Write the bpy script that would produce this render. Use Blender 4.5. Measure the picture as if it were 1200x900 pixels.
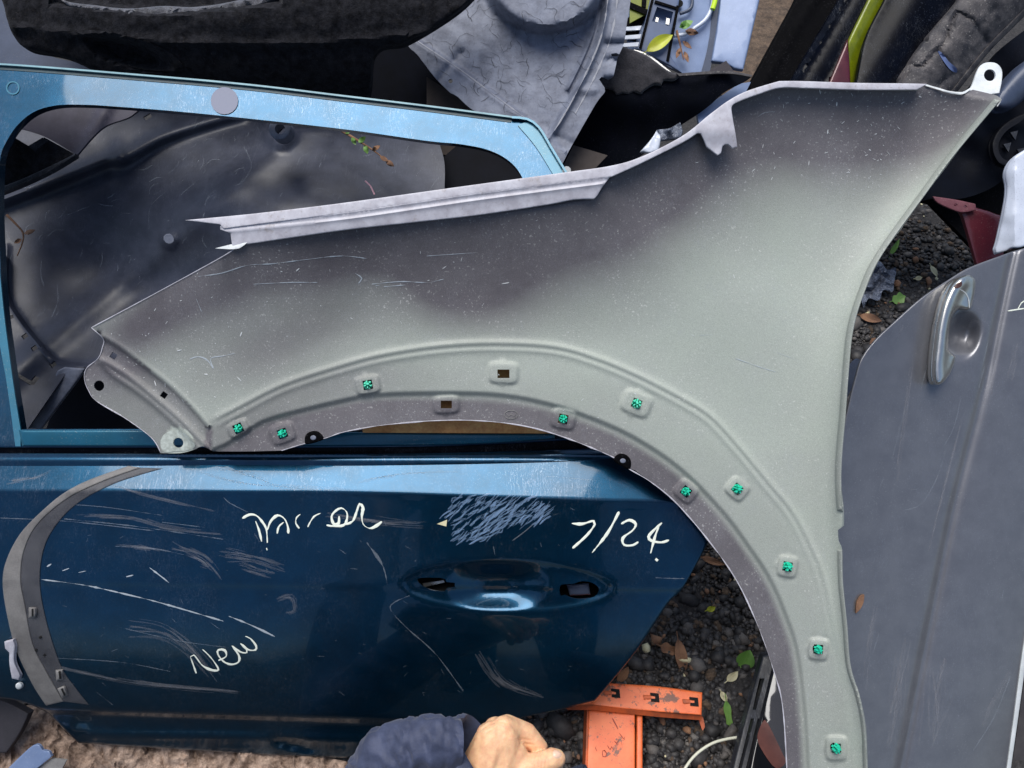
import bpy, bmesh, math, random
import numpy as np
from mathutils import Vector, Matrix
from mathutils.geometry import delaunay_2d_cdt
R = math.radians
rng = np.random.default_rng(7); random.seed(7)
for o in list(bpy.data.objects): bpy.data.objects.remove(o)
scene = bpy.context.scene; C = scene.collection

# ------------------------------------------------------------ camera frame
# L frame: u right, v up the lean, w out of the leaning panels towards the viewer.
LEAN = R(35); FPX = 867.0; D = 0.867; CG = 0.38      # lean, focal in px, distance to the blue door, ground offset
SL, CL = math.sin(LEAN), math.cos(LEAN)
RU, RV, RW = np.array([1,0,0.]), np.array([0,CL,SL]), np.array([0,-SL,CL])
def L2W(u, v, w):
    u, v, w = np.broadcast_arrays(np.asarray(u,float), np.asarray(v,float), np.asarray(w,float))
    return u[...,None]*RU + v[...,None]*RV + w[...,None]*RW + np.array([0,0,CG])
def P2W(px, py, w):                                     # a point of the photo at height w above the door plane
    px, py, w = np.asarray(px,float), np.asarray(py,float), np.asarray(w,float)
    d = D - w
    return L2W((px-600)/FPX*d, (450-py)/FPX*d, w)
def gw(px, py, h=0.0):                                  # w of a point h above the ground, on the ray through px,py
    t = (450-np.asarray(py,float))/FPX                  # v = t*(D-w); SL*v + CL*w = h-CG
    return (h-CG - SL*t*D)/(CL - SL*t)
cam = bpy.data.objects.new('camera', bpy.data.cameras.new('camera')); C.objects.link(cam)
cam.matrix_world = Matrix.Translation(Vector(L2W(0,0,D))) @ Matrix(((RU[0],RV[0],RW[0]),(RU[1],RV[1],RW[1]),(RU[2],RV[2],RW[2]))).to_4x4()
cam.data.sensor_fit = 'HORIZONTAL'; cam.data.sensor_width = 36; cam.data.lens = 36*FPX/1200
cam.data.clip_start = .02; cam.data.clip_end = 500
scene.camera = cam
# ------------------------------------------------------------ light
SUN_EL, SUN_AZ = R(77), R(-35)                          # ahead of the viewer, slightly to the left
wd = bpy.data.worlds.new("World"); scene.world = wd; wd.use_nodes = True
wn = wd.node_tree; bg = wn.nodes['Background']
sky = wn.nodes.new('ShaderNodeTexSky'); sky.sky_type = 'NISHITA'; sky.sun_disc = False
sky.sun_elevation = SUN_EL; sky.sun_rotation = SUN_AZ; sky.air_density = 1.0; sky.dust_density = 2.5; sky.ozone_density = 1.5
wn.links.new(sky.outputs[0], bg.inputs[0]); bg.inputs[1].default_value = 0.11
sl = bpy.data.lights.new('sun', 'SUN'); sl.energy = 2.9; sl.angle = R(44); sl.color = (1, .98, .94)
so = bpy.data.objects.new('sun', sl); C.objects.link(so)
sd = Vector((math.sin(SUN_AZ)*math.cos(SUN_EL), math.cos(SUN_AZ)*math.cos(SUN_EL), math.sin(SUN_EL)))
so.rotation_euler = sd.to_track_quat('Z', 'Y').to_euler(); so.location = (0,0,4)
vs = scene.view_settings; vs.view_transform = 'Standard'; vs.look = 'None'; vs.gamma = 1; vs.use_curve_mapping = False
vs.exposure = 0.15
scene.render.engine = 'CYCLES'
scene.render.resolution_x, scene.render.resolution_y = 1024, 768

# ------------------------------------------------------------ materials
def rgb(c):                                             # sRGB 0-255 -> linear
    return tuple((x/255/12.92 if x/255 < .04045 else ((x/255+.055)/1.055)**2.4) for x in c) + (1,)
class NT:
    def __init__(s, name):
        s.m = bpy.data.materials.new(name); s.m.use_nodes = True; s.t = s.m.node_tree
        s.b = s.t.nodes['Principled BSDF']; s.tc = s.t.nodes.new('ShaderNodeTexCoord')
        s.geo = s.t.nodes.new('ShaderNodeNewGeometry')
    def n(s, typ, **kw):
        nd = s.t.nodes.new(typ)
        for k, v in kw.items():
            if k in nd.inputs: 
                if isinstance(v, bpy.types.NodeSocket): s.t.links.new(v, nd.inputs[k])
                else: nd.inputs[k].default_value = v
            else: setattr(nd, k, v)
        return nd
    def link(s, a, b): s.t.links.new(a, b)
    def noise(s, scale, detail=4, rough=.6, stretch=None, dist=0):
        vec = s.geo.outputs['Position']
        if stretch:
            mp = s.n('ShaderNodeMapping'); s.link(vec, mp.inputs[0]); mp.inputs['Scale'].default_value = stretch[:3]
            mp.inputs['Rotation'].default_value = stretch[3] if len(stretch) > 3 else (0,0,0); vec = mp.outputs[0]
        nd = s.n('ShaderNodeTexNoise', Scale=scale, Detail=detail, Roughness=rough, Distortion=dist); s.link(vec, nd.inputs['Vector'])
        return nd.outputs[0]
    def ramp(s, fac, a, b, ca=(0,0,0,1), cb=(1,1,1,1)):
        r = s.n('ShaderNodeValToRGB'); r.color_ramp.elements[0].position = a; r.color_ramp.elements[1].position = b
        r.color_ramp.elements[0].color = ca; r.color_ramp.elements[1].color = cb; s.link(fac, r.inputs[0]); return r.outputs[0]
    def mix(s, fac, a, b, mode='MIX'):
        m = s.n('ShaderNodeMix', data_type='RGBA', blend_type=mode)
        for sock, v in ((m.inputs[0], fac), (m.inputs[6], a), (m.inputs[7], b)):
            if isinstance(v, bpy.types.NodeSocket): s.link(v, sock)
            else: sock.default_value = v
        return m.outputs[2]
    def bump(s, h, strength, dist=.001, prev=None):
        b = s.n('ShaderNodeBump', Strength=strength, Distance=dist); s.link(h, b.inputs['Height'])
        if prev: s.link(prev, b.inputs['Normal'])
        return b.outputs[0]
MATS = {}
def mat(name, c1, c2=None, rough=.5, metal=0, coat=0, var=30, dust=None, dust_amt=.5, dscale=500, scratch=0, grain=0, gscale=900,
        wear=None, wscale=60, wpos=(.6,.66), dent=0, alpha=None, sub=0, attr=None, rough2=None, ior=1.5, coatr=.04, fuzz=0, lump=0, lscale=60, spec=.5):
    s = NT(name); b = s.b
    col = rgb(c1)
    if attr:
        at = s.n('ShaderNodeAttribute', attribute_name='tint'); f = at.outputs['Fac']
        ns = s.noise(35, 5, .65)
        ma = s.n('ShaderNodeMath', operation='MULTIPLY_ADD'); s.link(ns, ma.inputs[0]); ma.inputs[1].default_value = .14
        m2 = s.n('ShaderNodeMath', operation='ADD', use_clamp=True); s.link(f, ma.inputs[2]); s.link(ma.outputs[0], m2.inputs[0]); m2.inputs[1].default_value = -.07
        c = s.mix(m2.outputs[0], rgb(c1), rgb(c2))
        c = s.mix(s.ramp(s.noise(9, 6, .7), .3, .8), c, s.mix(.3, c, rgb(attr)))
    elif c2: c = s.mix(s.ramp(s.noise(var, 6, .65), .38, .64), col, rgb(c2))
    else:
        k = s.n('ShaderNodeRGB'); k.outputs[0].default_value = col; c = k.outputs[0]
    if wear:
        f = s.ramp(s.noise(wscale, 8, .7), *wpos); c = s.mix(f, c, rgb(wear))
    if dust:
        v = s.noise(dscale, 2, .5); big = s.noise(18, 3, .6)
        f = s.ramp(v, .62, .72); g = s.ramp(big, .35, .75)
        mm = s.n('ShaderNodeMath', operation='MULTIPLY'); s.link(f, mm.inputs[0]); s.link(g, mm.inputs[1])
        m3 = s.n('ShaderNodeMath', operation='MULTIPLY'); s.link(mm.outputs[0], m3.inputs[0]); m3.inputs[1].default_value = dust_amt
        c = s.mix(m3.outputs[0], c, rgb(dust))
    nrm = None
    if grain:
        g = s.noise(gscale, 2, .5)
        c = s.mix(.5*min(1,grain), c, s.mix(s.ramp(g, .3, .7), (.25,.25,.25,1), (1,1,1,1)), 'OVERLAY') if grain > .3 else c
        nrm = s.bump(g, grain*.6, .0006, nrm)
    if lump: nrm = s.bump(s.noise(lscale, 5, .6), lump, .006, nrm)
    if dent: nrm = s.bump(s.noise(9, 1, .4), dent, .01, nrm)
    if scratch:
        hs = []
        for k, rot in enumerate(((0,.3,.5),(.2,.1,1.3),(.5,.2,2.3))):
            h = s.ramp(s.noise(6, 2, .5, stretch=(60,2.5,30,rot), dist=.6), .485, .5, (0,0,0,1), (1,1,1,1))
            h2 = s.ramp(s.noise(6, 2, .5, stretch=(60,2.5,30,rot), dist=.6), .5, .515, (1,1,1,1), (0,0,0,1))
            q = s.n('ShaderNodeMath', operation='MULTIPLY'); s.link(h, q.inputs[0]); s.link(h2, q.inputs[1])
            # only here and there
            z = s.n('ShaderNodeMath', operation='MULTIPLY'); s.link(q.outputs[0], z.inputs[0]); s.link(s.ramp(s.noise(11+5*k,3), .52, .62), z.inputs[1]); hs.append(z.outputs[0])
        a = s.n('ShaderNodeMath', operation='ADD', use_clamp=True); s.link(hs[0], a.inputs[0]); s.link(hs[1], a.inputs[1])
        a2 = s.n('ShaderNodeMath', operation='ADD', use_clamp=True); s.link(a.outputs[0], a2.inputs[0]); s.link(hs[2], a2.inputs[1])
        m4 = s.n('ShaderNodeMath', operation='MULTIPLY'); s.link(a2.outputs[0], m4.inputs[0]); m4.inputs[1].default_value = scratch
        c = s.mix(m4.outputs[0], c, rgb((165,170,180)))
    s.link(c, b.inputs['Base Color'])
    if rough2 is not None:
        rr = s.n('ShaderNodeMapRange'); s.link(s.noise(25, 6, .7), rr.inputs[0]); rr.inputs['From Min'].default_value=.35; rr.inputs['From Max'].default_value=.65
        rr.inputs['To Min'].default_value = rough; rr.inputs['To Max'].default_value = rough2; s.link(rr.outputs[0], b.inputs['Roughness'])
    else: b.inputs['Roughness'].default_value = rough
    b.inputs['Metallic'].default_value = metal; b.inputs['Coat Weight'].default_value = coat; b.inputs['Coat Roughness'].default_value = coatr
    b.inputs['IOR'].default_value = ior; b.inputs['Specular IOR Level'].default_value = spec
    if fuzz: b.inputs['Sheen Weight'].default_value = fuzz; b.inputs['Sheen Roughness'].default_value = .5
    if nrm: s.link(nrm, b.inputs['Normal'])
    if dent and coat:
        s.link(nrm, b.inputs['Coat Normal'])
    if alpha is not None: b.inputs['Alpha'].default_value = alpha
    if sub: b.inputs['Subsurface Weight'].default_value = sub; b.inputs['Subsurface Radius'].default_value = (.01,.004,.002); b.inputs['Subsurface Scale'].default_value = .5
    MATS[name] = s.m
    return s.m

M = dict(
 blue = mat('blue_metallic_paint', (8,62,90), (6,55,80), rough=.27, metal=.85, coat=.6, dust=(150,160,170), dust_amt=.3, dscale=900, scratch=.2, dent=.08),
 teal = mat('teal_blue_inner_paint', (22,90,112), (26,98,124), rough=.38, metal=.4, coat=.5, dust=(170,170,160), dust_amt=.5),
 grey = mat('grey_metallic_paint', (124,125,130), (114,115,121), rough=.36, metal=.5, coat=.6, dust=(190,190,185), dust_amt=.35, scratch=.22, dent=.1),
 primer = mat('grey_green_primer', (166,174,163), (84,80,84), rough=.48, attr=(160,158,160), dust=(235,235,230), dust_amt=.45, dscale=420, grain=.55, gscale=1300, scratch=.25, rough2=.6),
 flange = mat('pale_flange_paint', (202,201,209), (176,173,181), rough=.45, metal=.0, var=60, dust=(140,130,120), dust_amt=.6, dscale=300, scratch=.5, wear=(150,140,135), wscale=45, wpos=(.6,.75)),
 rawedge = mat('white_tab_paint', (225,228,228), (200,205,205), rough=.45, dust=(120,120,115), dust_amt=.6),
 black = mat('black_shiny_plastic', (44,46,52), (36,38,44), rough=.3, rough2=.5, dust=(150,150,150), dust_amt=.35, scratch=.55, lump=.15, lscale=35),
 liner = mat('scuffed_liner_plastic', (60,64,78), (46,50,63), rough=.36, rough2=.46, dust=(160,160,160), dust_amt=.12, scratch=.12, lump=.03, lscale=14, spec=.45),
 greyl = mat('dusty_grey_plastic', (128,134,150), (98,103,118), rough=.6, var=40, dust=(60,60,62), dust_amt=.6, dscale=300, scratch=-.9, lump=.2, lscale=50),
 felt = mat('black_felt', (38,38,42), (17,17,20), rough=1, spec=.12, var=90, grain=.8, gscale=700, fuzz=.05, dust=(120,110,95), dust_amt=.25, lump=.5, lscale=80),
 feltg = mat('grey_fuzzy_felt', (84,84,90), (40,40,44), rough=1, grain=1, gscale=500, fuzz=.5, lump=.8, lscale=60),
 navy = mat('navy_black_gloss', (5,8,19), (3,4,11), rough=.28, spec=.12, dust=(120,130,150), dust_amt=.3, dscale=500, scratch=.15),
 matblack = mat('matt_black_plastic', (6,6,9), (3,3,5), rough=.7, spec=.06, dust=(110,110,115), dust_amt=.3),
 dusty = mat('dusty_black_sill', (84,80,80), (38,38,44), rough=.7, var=30, dust=(190,185,175), dust_amt=.8, dscale=350, grain=.7, gscale=600, lump=.3),
 silver = mat('silver_blue_paint', (124,142,176), (112,130,164), rough=.4, metal=.2, coat=.3, dust=(220,220,220), dust_amt=.3, scratch=.2),
 slate = mat('slate_blue_plastic', (72,82,104), (62,72,92), rough=.4, dust=(160,160,160), dust_amt=.3),
 white = mat('white_paint', (215,222,235), (205,212,226), rough=.35, coat=.5, dust=(90,85,80), dust_amt=.4, scratch=-.1),
 red = mat('dark_red_paint', (84,18,34), (70,14,28), rough=.35, metal=.2, coat=.6, dust=(170,150,140), dust_amt=.4),
 yg = mat('yellow_strap_and_reflection', (128,138,8), (104,114,8), rough=.35, coat=.1, dust=(60,60,40), dust_amt=.6),
 hivis = mat('fluorescent_yellow', (205,240,40), rough=.5),
 chrome = mat('satin_chrome', (232,230,222), (214,212,206), rough=.26, metal=1, rough2=.34, dust=(90,90,85), dust_amt=.4),
 orange = mat('worn_orange_paint', (236,118,62), (222,98,44), rough=.45, dust=(70,45,35), dust_amt=.8, dscale=260, wear=(110,66,48), wscale=48, wpos=(.565,.61), scratch=-.2),
 orangex = mat('rusty_orange_edge', (205,92,40), (140,70,40), rough=.6, dust=(50,35,30), dust_amt=.8),
 hole = mat('dark_hole', (8,8,9), rough=.9),
 green = mat('green_clip_plastic', (50,222,182), (36,196,160), rough=.35),
 wood = mat('worn_brown_wood', (236,176,112), (200,138,82), rough=.8, grain=.5, gscale=300),
 archm = mat('dull_grey', (128,126,124), (104,101,100), rough=.6, dust=(150,150,145), dust_amt=.4, grain=.35, gscale=800),
 archo = mat('arch_reflection_outer', (138,135,132), (112,109,107), rough=.45, dust=(160,160,155), dust_amt=.4, grain=.35, gscale=800, alpha=.72),
 archi = mat('arch_reflection_inner', (88,88,92), (70,70,75), rough=.45, dust=(160,160,155), dust_amt=.4, grain=.35, gscale=800, alpha=.62),
 faint = mat('faint_reflection_streak', (170,170,175), rough=.5, alpha=.085),
 fscr = mat('faint_scratch', (180,190,200), rough=.5, alpha=.2),
 pen = mat('white_paint_marker', (238,243,228), rough=.55),
 scratchm = mat('pale_scratch', (190,200,208), rough=.5, alpha=.75),
 scuff = mat('polished_scuff', (150,182,220), rough=.35, alpha=.26),
 mud = mat('crumpled_brown_sacking', (166,144,128), (88,70,58), rough=.85, var=55, grain=.6, gscale=400, dust=(50,38,30), dust_amt=.8, lump=.8, lscale=70, wear=(70,54,44), wscale=14, wpos=(.52,.7)),
 asph = mat('dark_asphalt', (52,50,50), (30,29,30), rough=.85, var=120, grain=.8, gscale=350, dust=(120,115,105), dust_amt=.5, lump=.6, lscale=150),
 stone1 = mat('dark_stone', (62,60,60), (30,29,30), rough=.6, grain=.4, gscale=500),
 stone2 = mat('grey_stone', (104,100,96), (74,70,68), rough=.7, grain=.4, gscale=500),
 dirt = mat('brown_soil', (96,80,66), (60,50,42), rough=.95, var=50, grain=.9, gscale=300, lump=.9, lscale=60, dust=(170,150,110), dust_amt=.5),
 gleaf = mat('green_leaf', (96,140,62), (122,160,84), rough=.5, sub=0),
 yleaf = mat('yellow_leaf', (188,196,50), (170,170,40), rough=.45),
 bleaf = mat('brown_leaf', (150,112,84), (104,76,60), rough=.8, grain=.4),
 pleaf = mat('pale_leaf', (222,216,180), (200,190,150), rough=.7),
 foil = mat('crinkled_clear_wrap', (150,158,175), (90,95,108), rough=.18, metal=.2, lump=1, lscale=120, alpha=.85),
 cable = mat('cream_cable', (206,206,186), rough=.45),
 skin = mat('skin', (240,196,152), (226,172,134), rough=.5, var=110, wear=(214,134,106), wscale=45, wpos=(.55,.85), sub=.25, grain=.12, gscale=700, lump=.12, lscale=200),
 nail = mat('fingernail', (238,198,172), rough=.3),
 jacket = mat('navy_jacket_cloth', (62,70,96), (46,53,76), rough=.65, var=40, grain=.5, gscale=1600, fuzz=.15, lump=.3, lscale=50),
 denim = mat('dark_denim', (44,54,76), (34,42,60), rough=.85, grain=.7, gscale=900, lump=.4, lscale=60),
)

# ------------------------------------------------------------ object helpers
def link(o, parent=None):
    C.objects.link(o)
    if parent is not None: o.parent = parent
    return o
ROOTLOC = {}
def thing(name, label, cat, loc, group=None):
    o = bpy.data.objects.new(name, None); o.empty_display_size = .02; C.objects.link(o); o.location = Vector(loc)
    o['label'] = label; o['category'] = cat
    if group: o['group'] = group
    ROOTLOC[o.name] = np.array(loc, float)
    return o
def rootloc(p):
    while p is not None and p.parent is not None: p = p.parent
    return ROOTLOC[p.name] if p is not None else np.zeros(3)
def mesh_obj(name, V, F, m, parent=None, sharp=35, tag=None, tint=None, matidx=None, mats=None):
    V = np.asarray(V, float)
    loc = rootloc(parent) if parent is not None else V.mean(0)
    me = bpy.data.meshes.new(name); me.from_pydata((V-loc).tolist(), [], [list(map(int,f)) for f in F]); me.update()
    if tint is not None:
        a = me.attributes.new('tint', 'FLOAT', 'POINT'); a.data.foreach_set('value', np.asarray(tint, np.float32))
    me.shade_smooth() if hasattr(me,'shade_smooth') else None
    if sharp: me.set_sharp_from_angle(angle=R(sharp))
    me.materials.append(m)
    if mats:
        for x in mats: me.materials.append(x)
        me.polygons.foreach_set('material_index', matidx)
    o = bpy.data.objects.new(name, me); link(o, parent)
    if parent is None: o.location = loc
    if tag:
        for k, v in tag.items(): o[k] = v
    return o
def LAB(label, cat, group=None, kind=None):
    d = dict(label=label, category=cat)
    if group: d['group'] = group
    if kind: d['kind'] = kind
    return d
def smooth(pts, closed=True, step=4.0):
    """pts: (x,y) smooth points, (x,y,1) corners -> densely sampled outline"""
    P = [np.array(p[:2], float) for p in pts]; K = [len(p) > 2 for p in pts]; n = len(P); out = []
    for i in range(n if closed else n-1):
        p1, p2 = P[i], P[(i+1) % n]
        p0 = P[i-1] if (closed or i > 0) else p1; p3 = P[(i+2) % n] if (closed or i+2 < n) else p2
        if K[i]: p0 = p1 - (p2-p1)*.5 if False else p1
        if K[(i+1) % n]: p3 = p2
        L = np.linalg.norm(p2-p1); k = max(1, int(round(L/step)))
        for j in range(k):
            t = j/k
            out.append(.5*((2*p1)+(-p0+p2)*t+(2*p0-5*p1+4*p2-p3)*t*t+(-p0+3*p1-3*p2+p3)*t**3))
    if not closed: out.append(P[-1])
    return np.array(out)
def lin(pts): return [(p[0], p[1], 1) for p in pts]
def pip(P, poly):
    x, y = P[:,0], P[:,1]; inside = np.zeros(len(P), bool); n = len(poly)
    for i in range(n):
        x1, y1 = poly[i]; x2, y2 = poly[(i+1) % n]
        if y1 == y2: continue
        c = ((y1 > y) != (y2 > y)) & (x < (x2-x1)*(y-y1)/(y2-y1)+x1); inside ^= c
    return inside
def dline(P, line, closed=False):
    """distance to a polyline and signed side (positive = left of travel in screen)"""
    P = np.asarray(P, float); L = np.asarray(line, float)
    if closed: L = np.vstack([L, L[:1]])
    best = np.full(len(P), 1e9); side = np.zeros(len(P)); par = np.zeros(len(P)); acc = 0
    for a, b in zip(L[:-1], L[1:]):
        d = b-a; l2 = d@d
        if l2 < 1e-9: continue
        r = P-a; t = np.clip((r@d)/l2, 0, 1); q = r-t[:,None]*d; dd = np.hypot(q[:,0], q[:,1])
        s = d[0]*r[:,1]-d[1]*r[:,0]
        m = dd < best-1e-9; best[m] = dd[m]; side[m] = -np.sign(s[m]); par[m] = acc + t[m]*math.sqrt(l2); acc += math.sqrt(l2)
    return best, side, par/acc
def sst(x, a, b): t = np.clip((x-a)/(b-a), 0, 1); return t*t*(3-2*t)
def vnoise(P, scale, seed=0):
    """smooth 2-D value noise, about -1..1"""
    r = np.random.default_rng(seed); G = r.uniform(-1, 1, (64, 64)); q = np.asarray(P)/scale + 1000
    i = np.floor(q).astype(int); f = q-i; f = f*f*(3-2*f); i0 = i % 64; i1 = (i+1) % 64
    a = G[i0[:,0], i0[:,1]]; b = G[i1[:,0], i0[:,1]]; c = G[i0[:,0], i1[:,1]]; d = G[i1[:,0], i1[:,1]]
    return (a*(1-f[:,0])+b*f[:,0])*(1-f[:,1]) + (c*(1-f[:,0])+d*f[:,0])*f[:,1]
def sheet(name, outline, wf, m, parent=None, thick=.0015, step=8, holes=(), roll=None, tint=None, tag=None, sharp=40, ostep=None, rails=()):
    """a pressed panel: outline traced in photo px, lifted to height wf(P) above the door plane, with real thickness"""
    ostep = ostep or step
    O = smooth(outline, True, ostep); Hs = [smooth(h, True, min(ostep, 3)) for h in holes]
    if not callable(wf):
        w0 = float(wf); wf = lambda P: np.full(len(P), w0)
    x0, y0 = O.min(0); x1, y1 = O.max(0)
    gx, gy = np.meshgrid(np.arange(x0, x1, step), np.arange(y0, y1, step)); G = np.stack([gx.ravel(), gy.ravel()], 1)
    G += rng.uniform(-.12, .12, G.shape)*step
    keep = pip(G, O); G = G[keep]
    dd, _, _ = dline(G, O, True); G = G[dd > .45*ostep]
    for h in Hs:
        G = G[~pip(G, h)]; G = G[dline(G, h, True)[0] > 1.2] if len(G) else G
    rp = []
    def offs(L, o, closed):
        T = (np.roll(L,-1,0)-np.roll(L,1,0)) if closed else np.gradient(L, axis=0)
        T = T/np.maximum(np.linalg.norm(T, axis=1, keepdims=True), 1e-6); return L + np.stack([T[:,1], -T[:,0]], 1)*o
    if roll:
        A = .5*np.sum(O[:,0]*np.roll(O[:,1],-1)-np.roll(O[:,0],-1)*O[:,1]); sg = -1 if A > 0 else 1
        rp.append((O, [sg*roll[0]*f for f in (.22,.55,1.05)], True))
    for r_ in rails: rp.append((np.asarray(r_[0]), r_[1], r_[2]))
    if rp:
        ex = []
        for L_, of, cl in rp:
            d0 = dline(G, L_, cl)
            sd = d0[0]*d0[1]
            lo, hi = min(of), max(of)
            if cl and L_ is O: G = G[d0[0] > abs(hi if abs(hi) > abs(lo) else lo)+.4*step]
            else: G = G[(sd < lo-.45*step) | (sd > hi+.45*step)]
            ex += [offs(L_, o_, cl) for o_ in of]
        E = np.vstack(ex); E = E[pip(E, O)]
        E = E[dline(E, O, True)[0] > (min(.18*roll[0], .6) if roll else .8)]
        for h in Hs: E = E[~pip(E, h)]; E = E[dline(E, h, True)[0] > .7]
        # thin out near-duplicates
        seen = set(); kp = []
        for i_, e_ in enumerate(E):
            k_ = (int(e_[0]/.7), int(e_[1]/.7))
            if k_ in seen: continue
            seen.add(k_); kp.append(i_)
        G = np.vstack([G, E[kp]])
    pts = [tuple(p) for p in O]; edges = [(i, (i+1) % len(O)) for i in range(len(O))]
    for h in Hs:
        b = len(pts); pts += [tuple(p) for p in h]; edges += [(b+i, b+(i+1) % len(h)) for i in range(len(h))]
    pts += [tuple(p) for p in G]
    V2, E, F, *_ = delaunay_2d_cdt([Vector(p) for p in pts], edges, [], 0, 1e-4)
    V2 = np.array([(v.x, v.y) for v in V2]); F = np.array([f for f in F])
    cen = V2[F].mean(1); ok = pip(cen, O)
    for h in Hs: ok &= ~pip(cen, h)
    F = F[ok]
    a = V2[F[:,1]]-V2[F[:,0]]; b = V2[F[:,2]]-V2[F[:,0]]; cr = a[:,0]*b[:,1]-a[:,1]*b[:,0]
    F[cr > 0] = F[cr > 0][:, ::-1]                      # screen y is down
    F = F[np.abs(cr) > 1e-6]
    W = wf(V2)
    if roll:
        d = dline(V2, O, True)[0]; t = np.clip(1-d/roll[0], 0, 1); W = W - roll[1]*(1-np.sqrt(np.clip(1-t*t, 0, 1)))
    top = P2W(V2[:,0], V2[:,1], W)
    und = top - thick*RW
    n = len(V2); cnt = {}
    for f in F:
        for k in range(3):
            e = (f[k], f[(k+1) % 3]); cnt[e] = 1
    bd = [e for e in cnt if (e[1], e[0]) not in cnt]
    bd = np.array(bd)
    V = np.vstack([top, und]); faces = [tuple(f) for f in F] + [tuple(n+f[::-1]) for f in F] + [(e[1], e[0], n+e[0], n+e[1]) for e in bd]
    tt = None
    if tint is not None: t = np.clip(tint(V2), 0, 1); tt = np.concatenate([t, t])
    return mesh_obj(name, V, faces, m, parent, sharp, tag, tt)
def ribbons(name, lines, widths, wf, m, parent=None, lift=.0005, jit=.25, tag=None, step=3, thick=.0003):
    """thin marks of paint lying on a surface"""
    V = []; F = []
    for ln, wd_ in zip(lines, widths):
        L = smooth(ln, False, step) if len(ln) > 2 else smooth(lin(ln), False, step)
        if len(L) < 2: continue
        T = np.gradient(L, axis=0); T /= np.maximum(np.linalg.norm(T, axis=1, keepdims=True), 1e-6); N = np.stack([-T[:,1], T[:,0]], 1)
        k = len(L); prof = np.minimum(1, .45+np.minimum(np.arange(k), np.arange(k)[::-1])*.4)*np.clip(1+jit*(.6*rng.uniform(-1, 1, k)+1.5*np.interp(np.arange(k), np.arange(-3, k+6, 3), rng.uniform(-1, 1, len(np.arange(-3, k+6, 3))))), .12, 3)*wd_/2
        A = L+N*prof[:,None]; B = L-N*prof[:,None]
        wa, wb = wf(A)+lift, wf(B)+lift; wm = wf(L)+lift+thick
        b0 = len(V); PA, PM, PB = P2W(A[:,0], A[:,1], wa), P2W(L[:,0], L[:,1], wm), P2W(B[:,0], B[:,1], wb)
        for i in range(k): V += [PA[i], PM[i], PB[i]]
        for i in range(k-1):
            q = b0+3*i
            F += [(q, q+1, q+4, q+3), (q+1, q+2, q+5, q+4)]
    V = np.array(V)
    # faces must look towards the viewer
    out = []
    for f in F:
        a, b, c = V[f[0]], V[f[1]], V[f[2]]
        out.append(f if np.cross(b-a, c-a)@RW > 0 else f[::-1])
    return mesh_obj(name, V, out, m, parent, 0, tag)
def tube(name, pts, r, m, parent=None, seg=8, tag=None, closed_ends=True):
    """pts: world points; r: radius or list"""
    P = np.asarray(pts, float); n = len(P); rr = np.broadcast_to(np.asarray(r, float), (n,))
    T = np.gradient(P, axis=0); T /= np.linalg.norm(T, axis=1, keepdims=True)
    up = np.array([.13,.2,.97]); V = []; F = []
    for i in range(n):
        a = np.cross(T[i], up); a /= np.linalg.norm(a); b = np.cross(T[i], a)
        for k in range(seg):
            th = 2*math.pi*k/seg; V.append(P[i]+rr[i]*(math.cos(th)*a+math.sin(th)*b))
    for i in range(n-1):
        for k in range(seg):
            F.append((i*seg+k, i*seg+(k+1) % seg, (i+1)*seg+(k+1) % seg, (i+1)*seg+k))
    F.append(tuple(range(seg))[::-1]); F.append(tuple((n-1)*seg+k for k in range(seg)))
    return mesh_obj(name, V, F, m, parent, 50, tag)
def circ(x, y, r, n=14, ry=None): return [(x+r*math.cos(2*math.pi*k/n), y+(ry or r)*math.sin(2*math.pi*k/n)) for k in range(n)]
def rect(x, y, w, h, a=0):
    c, s = math.cos(R(a)), math.sin(R(a))
    return [(x+c*dx-s*dy, y+s*dx+c*dy, 1) for dx, dy in ((-w/2,-h/2),(w/2,-h/2),(w/2,h/2),(-w/2,h/2))]
def tilt(w0, x0, y0, sx=0, sy=0):                      # plane: w0 at x0,y0, slopes per px
    return lambda P: w0 + sx*(P[:,0]-x0) + sy*(P[:,1]-y0)
def base_of(px, py, w): return P2W(px, py, w)

# ============================================================ THE SETTING: ground
def ground():
    xs = np.concatenate([np.linspace(-60,-1.5,12), np.linspace(-1.4,1.4,141), np.linspace(1.5,60,12)])
    ys = np.concatenate([np.linspace(-60,-1.2,12), np.linspace(-1.1,1.8,146), np.linspace(1.9,80,12)])
    X, Y = np.meshgrid(xs, ys); P = np.stack([X.ravel(), Y.ravel()], 1)
    near = (np.abs(P[:,0]) < 1.45) & (P[:,1] > -1.15) & (P[:,1] < 1.85)
    Z = np.where(near, vnoise(P, .12, 1)*.004+vnoise(P, .035, 2)*.003, 0)
    V = np.column_stack([P, Z]); nx = len(xs); F = []
    for j in range(len(ys)-1):
        for i in range(nx-1): q = j*nx+i; F.append((q, q+1, q+nx+1, q+nx))
    me = bpy.data.meshes.new('ground'); me.from_pydata(V.tolist(), [], F); me.shade_smooth(); me.materials.append(M['asph'])
    o = bpy.data.objects.new('ground', me); C.objects.link(o); o['kind'] = 'structure'
ground()
ICO = None
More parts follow.
